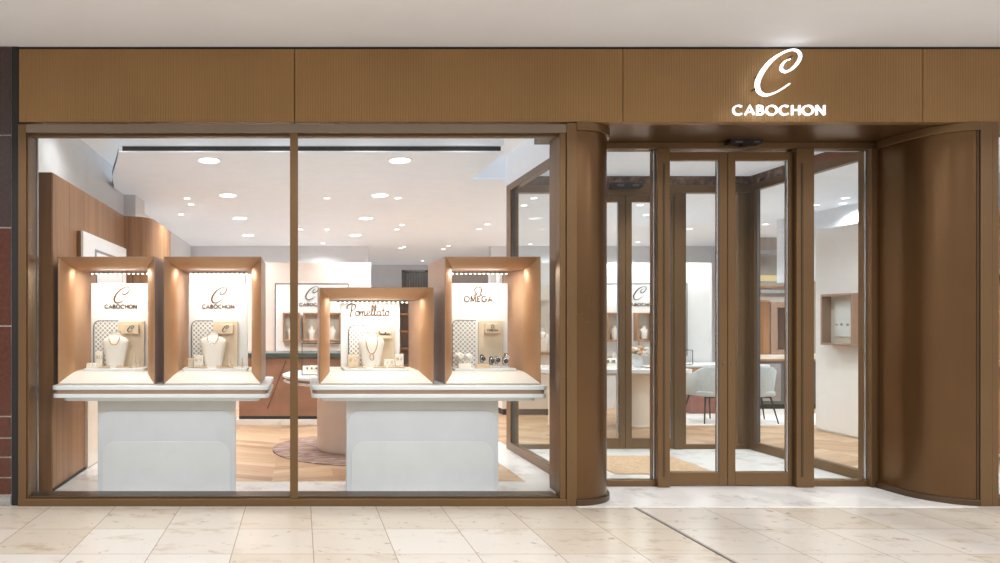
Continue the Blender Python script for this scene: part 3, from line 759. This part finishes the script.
# wall board with lit niches on the blush wall, and its twin on the cream wall
def niche_board(x0, x1, z0, z1, y, n, cx, label):
    t = thing('niche_board', label, 'wall board', ((x0+x1)/2, y, z0))
    MB().box(x0, x1, y-.06, y, z0, z1).build('panel', WHT, t, .004)
    MB().box(x0-.012, x0, y-.065, y, z0, z1+.01).box(x1, x1+.012, y-.065, y, z0, z1+.01).box(x0-.012, x1+.012, y-.065, y, z1, z1+.012).build('edge_frame', BRD, t)
    script_c(cx+.01, gz(293, 11.9), .24, y-.07, y-.06, .7).build('emblem', INK, t)
    for mb in letters('CABOCHON', cx+.04, gz(306, 11.9), .055, .50, y-.068, y-.06, .012): mb.build('letter', BRZT, t)
    w_, h_ = .30, .50; span = x1-x0-.2
    for k in range(n):
        cx_ = x0+.28+k*(span-.36)/(n-1) if n > 1 else (x0+x1)/2
        nz0 = gz(341, 12); f = MB()
        f.box(cx_-w_/2, cx_-w_/2+.03, y-.2, y-.06, nz0, nz0+h_).box(cx_+w_/2-.03, cx_+w_/2, y-.2, y-.06, nz0, nz0+h_).box(cx_-w_/2+.03, cx_+w_/2-.03, y-.2, y-.06, nz0+h_-.03, nz0+h_).box(cx_-w_/2+.03, cx_+w_/2-.03, y-.2, y-.06, nz0, nz0+.03)
        nf = f.build('niche', COP, t, .004)
        MB().box(cx_-w_/2+.03, cx_+w_/2-.03, y-.075, y-.061, nz0+.03, nz0+h_-.03).build('niche_back', CREAM, nf)
        mb = MB().lathe(cx_, y-.13, [(.05, nz0+.03), (.055, nz0+.1), (.075, nz0+.19), (.03, nz0+.23), (.03, nz0+.27)], 16, 0, 1, .5); mb.build('niche_bust', BUST, nf)
    return t
niche_board(gx(275.5, 11.9), gx(348, 11.9), gz(352, 11.9), gz(284, 11.9), 6.36, 3, gx(311.5, 11.9), 'white board with script emblem and lit niches on the blush wall behind the mullion')
niche_board(gx(598, 11.9), gx(688, 11.9), gz(356, 11.9), gz(284, 11.9), 6.36, 3, gx(640.2, 11.9), 'white board with script emblem and lit niches seen through the entrance doors')
# leather fronted bench counter
x0, x1 = gx(239, 10.08), gx(345, 10.08); y0 = 4.44
t = thing('leather_counter', 'tan leather fronted low counter with dark top behind the shop window', 'counter', ((x0+x1)/2, 4.8, 0))
MB().box(x0, x1, y0, 5.2, .13, 1.0).build('leather_front', LEA, t, .01)
MB().box(x0-.04, x1, y0-.02, 5.2, 0, .085).build('plinth', MARW, t, .004)
MB().box(x0, x1, y0+.01, 5.18, .085, .13).build('shadow_gap', DRK, t)
MB().prism(rrect(x0-.02, x1, y0-.03, 5.22, .04), 1.0, 1.07).build('top', GREENB, t, .005)
MB().tube([(gx(286, 10), y0-.004, .96), (gx(267, 10), y0-.004, .24)], .006, 6).build('front_seam', BRD, t)
# round display table on rug
rc = (.62, 2.5)
m = MB().lathe(rc[0], rc[1], [(.95, .0), (.95, .012)], 64).build('round_rug', RUG); tag(m, 'round brown patterned rug on the oak floor under the layered round table', 'rug')
t = thing('round_display_table', 'round layered white table on a cream drum pedestal behind the window', 'table', (rc[0], rc[1], .012))
MB().lathe(rc[0], rc[1], [(.40, .012), (.40, .03), (.415, .035), (.415, .80)], 48).build('pedestal', PINK, t, sharp=35)
MB().lathe(rc[0], rc[1], [(.70, .80), (.80, .815), (.82, .83), (.80, .845)], 56).build('lower_ring', WHG, t, sharp=35)
MB().lathe(rc[0], rc[1], [(.79, .845), (.79, .87)], 56).build('copper_band', COPD, t, sharp=35)
MB().lathe(rc[0], rc[1], [(.81, .87), (.83, .88), (.83, .905), (.81, .915)], 56).build('top', WHG, t, sharp=35)
def showcase(x0, x1, y0, y1, z0, z1, label, bars=.008):
    t = thing('glass_showcase', label, 'showcase', ((x0+x1)/2, (y0+y1)/2, z0))
    mb = MB(); b = bars
    for x in (x0, x1-b):
        for y in (y0, y1-b): mb.box(x, x+b, y, y+b, z0, z1)
    for z in (z0, z1-b):
        for y in (y0, y1-b): mb.box(x0+b, x1-b, y, y+b, z, z+b)
        for x in (x0, x1-b): mb.box(x, x+b, y0+b, y1-b, z, z+b)
    mb.build('frame', BRD, t)
    MB().box(x0+b, x1-b, y0+.002, y0+.006, z0+b, z1-b).box(x0+b, x1-b, y0, y1, z1-.004, z1-.001).build('glass', GL, t)
    MB().box(x0+b, x1-b, y0+b, y1-b, z0+.001, z0+.012).build('base_pad', CREAM, t)
    return t
showcase(.02, 1.1, 2.2, 2.8, .915, 1.29, 'glass showcase with thin bronze frame on the round layered table')
def mini(x, y, z, k, kind, label):
    if kind == 'cone':
        t = thing('jewellery_cone', label, 'jewellery stand', (x, y, z))
        MB().lathe(x, y, [(.05*k, z), (.045*k, z+.02*k), (.012*k, z+.14*k)], 16).build('cone', CREAM, t)
        MB().tube([(x+.03*k*math.cos(q*PI/8), y+.03*k*math.sin(q*PI/8), z+.075*k) for q in range(17)], .004, 6).build('bangle', GOLD, t)
    elif kind == 'ramp':
        t = thing('bracelet_ramp', label, 'jewellery stand', (x, y, z))
        MB().add([(x-.12*k, y-.06*k, z), (x+.12*k, y-.06*k, z), (x+.12*k, y+.06*k, z), (x-.12*k, y+.06*k, z), (x-.12*k, y+.06*k, z+.09*k), (x+.12*k, y+.06*k, z+.09*k)], [(0,1,2,3), (0,1,5,4), (3,2,5,4), (0,4,3), (1,2,5)]).build('ramp', CREAM, t)
        for q in range(3): MB().box(x-.07*k+q*.06*k, x-.05*k+q*.06*k, y-.012*k, y+.03*k, z+.05*k, z+.075*k).build('bracelet', GOLD if q % 2 else STEEL, t)
    else:
        t = thing('display_bust', label, 'bust', (x, y, z))
        MB().lathe(x, y, [(.07*k, z), (.085*k, z+.1*k), (.105*k, z+.2*k), (.09*k, z+.23*k), (.035*k, z+.26*k), (.04*k, z+.3*k)], 18, 0, 1, .55).build('torso', BUST, t)
        MB().tube([(x+.05*k*math.cos(PI*q/12), y-.055*k, z+.245*k-.08*k*math.sin(PI*q/12)) for q in range(13)], .004, 6).build('necklace', GOLD, t)
    return t
ZR = .928
mini(.14, 2.42, ZR, .9, 'ramp', 'cream bracelet ramp at the left of the glass showcase on the round table')
mini(.32, 2.5, ZR, 1.0, 'cone', 'cream cone stand with gold bangle inside the glass showcase')
mini(.22, 2.62, ZR, .8, 'ramp', 'cream bracelet ramp at the back left of the round table showcase')
mini(.92, 2.45, ZR, .95, 'cone', 'cream cone stand at the right end of the round table showcase')
# dark slatted screens deep in the shop
def screen(x0, x1, y, z0, z1, n, label, mat=DRK):
    t = thing('slatted_screen', label, 'screen', ((x0+x1)/2, y, 0))
    MB().box(x0, x1, y, y+.05, z1-.05, z1).box(x0, x1, y, y+.05, z0, z0+.05).box(x0, x0+.06, y, y+.05, 0, z1).box(x1-.06, x1, y, y+.05, 0, z1).build('frame', mat, t)
    mb = MB()
    for k in range(n):
        xx = x0+.06+(x1-x0-.12)*(k+.5)/n; mb.box(xx-.025, xx+.025, y+.01, y+.04, z0+.05, z1-.05)
    mb.build('slats', mat, t); return t
screen(gx(402, 15), gx(428, 15), 9.36, gz(372, 15), gz(270, 15), 8, 'dark slatted screen deep in the shop above the low display case', DRK)
struct('wall_far', MB().box(1.57, 4.4, 15.0, 15.2, 0, gz(288, 20.7)).box(1.57, 4.4, 15.1, 15.2, gz(288, 20.7), ZC), [GRYB])
def shelving(x0, x1, y, z1, label, mat=WALD):
    t = thing('shelf_unit', label, 'shelf unit', ((x0+x1)/2, y+.2, 0))
    MB().box(x0, x0+.04, y, y+.4, 0, z1).box(x1-.04, x1, y, y+.4, 0, z1).box(x0+.04, x1-.04, y+.38, y+.4, 0, z1).build('carcass', mat, t)
    n = 6
    for k in range(n+1): MB().box(x0+.04, x1-.04, y, y+.38, max(.02, k*(z1-.04)/n), max(.02, k*(z1-.04)/n)+.035).build('shelf', mat, t)
    MB().box(x0+.05, x1-.05, y+.365, y+.379, .06, z1-.05).build('lit_back', PINK, t)
    return t
shelving(gx(398, 13.2), gx(414, 13.2), 7.56, gz(296, 13.2), 'tall dark shelf unit seen behind the low middle display case')
# cream vitrine wall glimpsed right of the right hand case
t = thing('cream_cabinet', 'cream cabinet with open shelf seen between the right display case and the vestibule', 'cabinet', (gx(535, 11), 5.6, 0))
a, b = gx(505, 11), gx(566, 11)
MB().box(a, b, 5.5, 6.2, 1.9, gz(300, 11)+.25).box(a, b, 6.1, 6.2, 1.0, 1.9).box(a, b, 5.5, 6.2, .1, 1.0).build('body', CREAM, t, .005)
MB().box(a, b, 5.45, 6.1, 1.0, 1.04).build('worktop', OAKH, t); MB().box(a+.02, b-.02, 5.54, 6.18, 0, .1).build('plinth', DRK, t)
mini(gx(549, 11), 5.75, 1.04, 1.3, 'bust', 'cream necklace bust on the cabinet worktop beyond the right display case')
mini(gx(528, 11), 5.75, 1.04, 1.3, 'bust', 'second cream bust on the cabinet worktop, left of its neighbour')

# ================================================================== INTERIOR, SEEN THROUGH THE DOORS
t = thing('consultation_table', 'long pale table on cream drum legs behind the left half of the entrance', 'table', (4.6, 4.4, 0))
a, b = 3.45, 5.62
MB().prism(rrect(a, b, 3.95, 4.95, .15), .80, .86, 0, True).build('top', WHG, t, .008, 30)
MB().prism(rrect(a+.05, b-.05, 4.0, 4.9, .12), .765, .80, 0, True).build('apron', PINK, t, 0, 30)
for cx in (3.95, gx(629.5, 10.2)): MB().lathe(cx, 4.45, [(.24, 0), (.24, .02), (.232, .025), (.232, .765)], 32).build('leg', CREAM, t, sharp=35)
zt_ = .86
t = thing('flower_vase', 'vase of peach and white flowers on the long pale table', 'flowers', (gx(640, 10), 4.45, zt_))
vx, vy = gx(639, 10), 4.4
t.location = (vx, vy, zt_)
MB().lathe(vx, vy, [(.05, zt_), (.075, zt_+.06), (.07, zt_+.12), (.04, zt_+.18), (.05, zt_+.2)], 20).build('vase', WHG, t)
for k in range(16):
    a = k*2.4; r = .13*math.sqrt((k+.5)/16); p = (vx+r*math.cos(a), vy+r*math.sin(a)*.8, zt_+.30-.5*r+random.uniform(-.03, .05))
    MB().tube([(vx, vy, zt_+.17), ((vx+p[0])/2, (vy+p[1])/2, zt_+.24), p], .004, 5).build('stem', LEAFM, t)
    mb = MB()
    for q in range(6): mb.sphere((p[0]+.022*math.cos(q*PI/3), p[1]+.022*math.sin(q*PI/3), p[2]), .024, 0, 8, 6, .8)
    mb.sphere((p[0], p[1], p[2]+.012), .022, 0, 8, 6); mb.build('bloom', (PEACH, WPET, PEACH)[k % 3], t)
for k in range(7):
    a = k*.9; mb = MB(); c = Vector((vx+.11*math.cos(a), vy+.09*math.sin(a), zt_+.2)); mb.add([(vx+.03*math.cos(a), vy+.03*math.sin(a), zt_+.19), c+Vector((.03*math.sin(a), -.03*math.cos(a), .02)), c+Vector((.09*math.cos(a), .09*math.sin(a), -.02)), c-Vector((.03*math.sin(a), -.03*math.cos(a), -.02))], [(0,1,2,3)]); mb.build('leaf', LEAFM, t)
showcase(gx(648.5, 9.95), gx(655, 9.95)+.26, 4.15, 4.6, zt_, zt_+.42, 'glass showcase with thin dark frame on the long pale table beside the flowers')
mini(gx(655, 10), 4.35, zt_+.012, .85, 'bust', 'white bust inside the glass showcase on the long table')
mini(gx(609, 10), 4.4, zt_, 1.5, 'ramp', 'white bracelet ramp at the left of the long pale table')
mini(gx(621, 10), 4.55, zt_, 1.5, 'cone', 'white cone stand on the long table left of the flowers')
# second table with two chairs
t = thing('sales_desk', 'pale desk with oak apron and rosewood base behind the grey chairs', 'desk', (7.0, 5.9, 0))
a, b = gx(672, 11.2), gx(770, 11.2)
MB().prism(rrect(a, b, 5.5, 6.25, .08), .785, .825, 0, True).build('top', WHG, t, .006, 30)
MB().box(a+.1, b-.1, 5.56, 6.2, .70, .785).build('apron', OAKH, t, .004)
MB().box(gx(690, 11.25), gx(722, 11.25), 5.62, 6.1, .01, .70).build('pedestal', ROSE, t, .006)
showcase(gx(684, 11.2), gx(694.5, 11.2), 5.6, 5.9, .825, 1.07, 'small glass showcase with thin dark frame at the left end of the pale desk')
def chair(cx, cy, rz, label):
    t = thing('tub_chair', label, 'chair', (0, 0, 0), 'grey tub chairs at the desk')
    # seat, back facing -y (viewer)
    MB().prism(rrect(-.25, .25, -.24, .26, .12), .40, .48, 0, True).build('seat', CHF, t, .02, 30)
    n = 22; L = []
    for k in range(n+1):
        a = math.radians(180+180*k/n); f = abs(k/n-.5)*2          # wraps round behind the sitter
        ox, oy = math.cos(a), math.sin(a)
        top = .845-.17*max(0, (f-.45)/.55)**1.6; th = .045; sp = 1.0
        px, py = .30*ox, .30*oy+.02
        if f > .8: py += (f-.8)*.9
        bot = .39+.03*f
        fl = .03
        L.append([(px*.88, py*.88, bot), (px*(1+fl), py*(1+fl), top-.02), (px*(1+fl)*.95, py*(1+fl)*.95, top), (px*(1+fl)*.86, py*(1+fl)*.86, top-.015), (px*.74, py*.74, bot+.02)])
    MB().loops(L, 0, True).build('backrest', CHF, t, .0, 80)
    for sx, sy in ((-1, -1), (1, -1), (-1, 1), (1, 1)):
        MB().tube([(sx*.17, sy*.17, .40), (sx*.25, sy*.25, 0)], [.014, .009], 8).build('leg', LEGM, t)
    MB().tube([(-.17, -.17, .385), (.17, -.17, .385)], .01, 6).tube([(-.17, .17, .385), (.17, .17, .385)], .01, 6).build('seat_frame', LEGM, t)
    t.location = (cx, cy, .01); t.rotation_euler = (0, 0, rz)
    return t
c1 = chair(gx(709, 10.35), 4.75, math.radians(8), 'grey tub chair at the desk, left of the pair seen through the entrance doors')
c2 = copy_tree(c1, (gx(756, 10.35), 4.78, .01), 'grey tub chair at the desk, right of the pair seen through the entrance doors'); c2.rotation_euler = (0, 0, math.radians(-14))
m = MB().prism(rrect(gx(684, 10), 8.6, 4.35, 6.2, .05), 0, .01).build('pale_floor_sheet', plain('pale floor sheet', (232, 228, 224), .95, 0, .1)); tag(m, 'pale rectangular sheet on the floor under the grey chairs and desk', 'rug')  # thin pale sheet laid over the oak floor
# right back: counter with copper cases and glazed cabinet
t = thing('vitrine_counter', 'pale topped counter with dark glass front below copper cases at the back right', 'counter', (8.3, 6.3, 0))
a, b = gx(742, 11.9), gx(832, 11.9)
MB().box(a, b, 6.25, 6.95, .88, .955).build('top', CREAM, t, .004)
MB().box(a+.04, b, 6.3, 6.9, .08, .84).build('body', GRYD, t, .004)
MB().box(a+.08, gx(782, 11.9), 6.285, 6.3, .14, .80).build('front_glass', STEEL, t)
MB().box(a+.02, b, 6.28, 6.92, .84, .88).build('edge_band', OAKH, t); MB().box(a+.04, b, 6.32, 6.9, 0, .08).build('plinth', DRK, t)
t = thing('wood_case', 'plain walnut case standing on the back right counter', 'display case', (gx(763, 12), 6.6, .955))
MB().box(gx(752, 12), gx(769.5, 12), 6.35, 6.8, .955, gz(300, 12)).build('body', WAL, t, .006); MB().box(gx(752, 12), gx(769.5, 12), 6.34, 6.35, gz(302, 12), gz(300, 12)).build('top_edge', COP, t)
t = thing('copper_case', 'pale copper framed display case on the back right counter', 'display case', (gx(780, 12), 6.6, .955))
x0, x1, z0, z1 = gx(770.5, 12), gx(798, 12), .955, gz(302, 12)
MB().box(x0, x0+.12, 6.35, 6.8, z0, z1).box(x1-.12, x1, 6.35, 6.8, z0, z1).box(x0+.12, x1-.12, 6.35, 6.8, z1-.1, z1).box(x0+.12, x1-.12, 6.35, 6.8, z0, z0+.08).build('frame', COPD, t, .006)
MB().box(x0+.12, x1-.12, 6.7, 6.75, z0+.08, z1-.1).build('back_board', CREAM, t)
t = thing('glazed_partition', 'tall steel framed glazed partition with amber light strip at the back right', 'partition', (gx(775, 13.5), 7.9, 0))
x0, x1 = gx(757, 13.5), gx(800, 13.5); dd_ = 13.5
MB().box(x0, x0+.07, 7.86, 7.92, 0, gz(250, dd_)).box(x0+.07, x1, 7.86, 7.92, gz(254, dd_), gz(250, dd_)).box(x0+.07, x1, 7.86, 7.92, gz(293, dd_), gz(289.5, dd_)).box(x1-.07, x1, 7.86, 7.92, 0, gz(254, dd_)).build('frame', STEEL, t, .004)
MB().box(x0+.07, x1-.07, 7.885, 7.89, gz(289.5, dd_), gz(254, dd_)).build('pane', GL, t)
struct('wall_end', B(gx(752, 14), 11, 8.36, 8.4, 0, ZC), plain('taupe wall', (178, 168, 160), .6))
t = thing('light_shelf', 'shelf with amber light strip behind the glazed partition', 'shelf', (gx(775, 13.9), 8.3, gz(287, 13.9)))
MB().box(gx(756, 13.9), gx(800, 13.9), 8.16, 8.36, gz(288, 13.9), gz(286, 13.9)).build('board', WAL, t); MB().box(gx(758, 13.9), gx(798, 13.9), 8.345, 8.36, gz(281, 13.9), gz(275, 13.9)).build('light_strip', YEL, t)
# copper box on the white wall
t = thing('wall_vitrine', 'copper framed display box mounted on the white wall right of the doors', 'display case', (7.3, 3.39, 1.22))
bx0, bx1, by0, by1, bz0, bz1 = 7.15, 7.299, 3.12, 3.66, 1.22, 1.91
MB().box(bx0, bx1, by0, by0+.03, bz0, bz1).box(bx0, bx1, by1-.03, by1, bz0, bz1).box(bx0, bx1, by0+.03, by1-.03, bz1-.03, bz1).box(bx0, bx1, by0+.03, by1-.03, bz0, bz0+.03).build('frame', COPD, t, .003)
MB().box(bx1-.025, bx1-.005, by0+.03, by1-.03, bz0+.03, bz1-.03).build('back_panel', CREAM, t)
MB().box(bx1-.045, bx1-.026, by0+.16, by1-.12, bz0+.12, bz1-.10).build('card', WHT, t)
mb = MB()
for yy in (3.32, 3.42, 3.5): mb.sphere((bx1-.048, yy, 1.5), .02, 0, 8, 6)
mb.build('pendants', SILV, t); MB().box(bx0+.002, bx0+.006, by0+.03, by1-.03, bz0+.03, bz1-.03).build('glass', GL, t)
# right hand window interior: wooden shelf unit
t = thing('display_shelving', 'copper toned shelving glimpsed through the narrow window at the far right edge', 'shelf unit', (8.3, 1.9, 0))
for x in (7.62, 7.80, 8.4): MB().box(x, x+.05, 1.7, 2.1, .1, 2.75).build('upright', WAL, t)
for z in (.1, 1.05, 2.05, 2.7): MB().box(7.5, 9, 1.7, 2.1, z, z+.06).build('shelf', COP, t)
MB().box(7.5, 9, 2.08, 2.1, .16, 2.0).build('back_panel', LEA, t)
MB().box(7.5, 9, 1.72, 2.07, 1.11, 1.115).build('shelf_pad', CREAM, t)
struct('trim_23', B(7.75, 11, 2.3, 2.35, 2.5, ZC), WHT)
struct('trim_24', B(6.2, 9, .3, 1.2, .0, .02), MARW)
mini(7.72, 1.85, 1.115, 1.0, 'bust', 'cream bust on the copper shelving at the far right edge')

# ================================================================== LIGHTS
LI, LM, LW = 1.6, 1.4, 1.9
def downlight(px, py, r, power, big, label, group, spot=True):
    d = F*(ZC-H)/(322-py); x, y = gx(px, d), d-D0
    t = thing('ceiling_downlight' if big else 'ceiling_spotlight', label, 'ceiling light', (x, y, ZC), group)
    MB().lathe(x, y, [(r*1.15, ZC-.006), (r*1.15, ZC-.0005)], 24).build('trim_ring', WHT, t)
    MB().lathe(x, y, [(r, ZC-.010), (r, ZC-.005)], 24).build('lens', DISC, t)
    if power:
        l = bpy.data.lights.new('spot', 'SPOT'); l.energy = power; l.spot_size = math.radians(150); l.spot_blend = .8; l.shadow_soft_size = r*.9; l.color = (1, 1, .995)
        o = bpy.data.objects.new('lamp', l); C.objects.link(o); o.location = (0, 0, -.03); o.parent = t
BIG = [(209, 160, 'front left round downlight over the left window counter'), (400, 160, 'front right round downlight over the low display case'), (228, 195, 'second downlight of the left ceiling row'), (380, 195, 'second downlight of the right ceiling row'),
       (240, 218, 'third downlight of the left ceiling row'), (366, 218, 'third downlight of the right ceiling row'), (248, 235, 'fourth downlight of the left ceiling row'), (355.5, 235, 'fourth downlight of the right ceiling row')]
for px, py, l in BIG: downlight(px, py, .112, 85*LI, True, l, 'large round downlights in the shop ceiling')
SM = [(326.8, 197.7), (398, 197.7), (327, 229), (300.5, 229), (323, 243), (402, 224.7), (397, 229), (404, 246.5), (400.5, 248), (479, 228.7), (487.5, 224), (443.6, 248.8), (448.6, 245.5), (422.5, 260.7), (411.6, 267),
      (533.7, 197.7), (524, 205), (530, 244), (552, 243), (640, 204.6), (646, 214.6), (689.5, 228.5), (638, 242), (845.4, 197.6), (843, 203), (816, 204.6), (831, 214), (830, 220), (811.7, 228.5), (765.5, 224),
      (181, 214), (191, 204), (187, 198)]
for k, (px, py) in enumerate(SM):
    where = 'seen through the window left of the mullion' if px < 290 else 'seen over the low display case' if px < 440 else 'seen near the right display case' if px < 500 else 'seen through the vestibule side glass' if px < 560 else 'seen through the entrance doors' if px < 800 else 'seen through the right sidelight'
    downlight(px, py, .042, 55*LI if k % 2 == 0 else 0, False, 'small recessed ceiling spotlight %s' % where, 'small ceiling spotlights %s' % where)
# case lighting: real strips in the heads of the display cases
for a, b, z in V:
    l = bpy.data.lights.new('case strip', 'AREA'); l.shape = 'RECTANGLE'; l.size = b-a-.52; l.size_y = .10; l.energy = 6.5; l.color = (1, .95, .86)
    o = bpy.data.objects.new('case_strip_light', l); C.objects.link(o); o.location = ((a+b)/2, .72, z-.108); o.rotation_euler = (math.radians(-6), 0, 0)
# vestibule lights, then added interior spots without visible fixtures
def spot(x, y, z, e, size=140, r=.06, col=(1, 1, .995), blend=.8):
    l = bpy.data.lights.new('spot', 'SPOT'); l.energy = e*LI; l.spot_size = math.radians(size); l.spot_blend = blend; l.shadow_soft_size = r; l.color = col
    o = bpy.data.objects.new('spot_light', l); C.objects.link(o); o.location = (x, y, z); return o
spot(3.5, 1.6, ZC-.03, 60); spot(4.5, 1.6, ZC-.03, 60)
for x in (5.9, 9.6): spot(x, 2.0, ZC-.03, 50, 125, blend=1)
for x, y in ((4, 7), (6.5, 8), (9.5, 4.5), (3, 12), (9.5, 7), (0, 8.5)): spot(x, y, ZC-.03, 90)
for x in (-2.0, -1.1, -.2, .7, 1.7): spot(x, .95, ZU-.03, 13, 150)  # added to brighten the window bay and its upper left wall
for x, y in ((6.2, 3.0), (6.4, 1.8), (9.6, 4.4)): spot(x, y, ZC-.03, 60, 125, blend=1)  # added to lift the dim white wall on the right
for x, y in ((1, 6), (-1.5, 5.6), (5.5, 6.0), (6.8, 5.8), (2.8, 9), (2.8, 13), (8, 7.4)): spot(x, y, ZC-.03, 60)  # more spots added to brighten the deep part of the shop
# mall lighting in front of the shop
for x in (-3, 1, 5, 9):
    l = bpy.data.lights.new('mall', 'AREA'); l.shape = 'RECTANGLE'; l.size = 2.6; l.size_y = .8; l.energy = 70*LM; l.color = (1, .985, .97)
    o = bpy.data.objects.new('mall_light', l); C.objects.link(o); o.location = (x, -4.2, 4.6); o.rotation_euler = (math.radians(28), 0, 0)
w = bpy.data.worlds.new('world'); bpy.context.scene.world = w; w.use_nodes = True
nt = w.node_tree; bg = nt.nodes['Background']; bg.inputs[1].default_value = .75*LW
tc = N(nt, 'ShaderNodeTexCoord'); sp = N(nt, 'ShaderNodeSeparateXYZ'); nt.links.new(tc.outputs['Generated'], sp.inputs[0])
cr = ramp(nt, mathn(nt, 'MULTIPLY_ADD', sp.outputs[2], .5, .5), [(.0, (184, 176, 168)), (.46, (176, 168, 160)), (.55, (176, 168, 162)), (.7, (235, 232, 230)), (1, (235, 235, 235))])
nt.links.new(cr, bg.inputs[0])
sc = bpy.context.scene
sc.view_settings.view_transform = 'Standard'; sc.view_settings.exposure = 0; sc.view_settings.look = 'None'
sc.cycles.use_denoising = True
sc.cycles.max_bounces = 10; sc.cycles.transparent_max_bounces = 32; sc.cycles.sample_clamp_indirect = 6; sc.cycles.caustics_reflective = False; sc.cycles.caustics_refractive = False
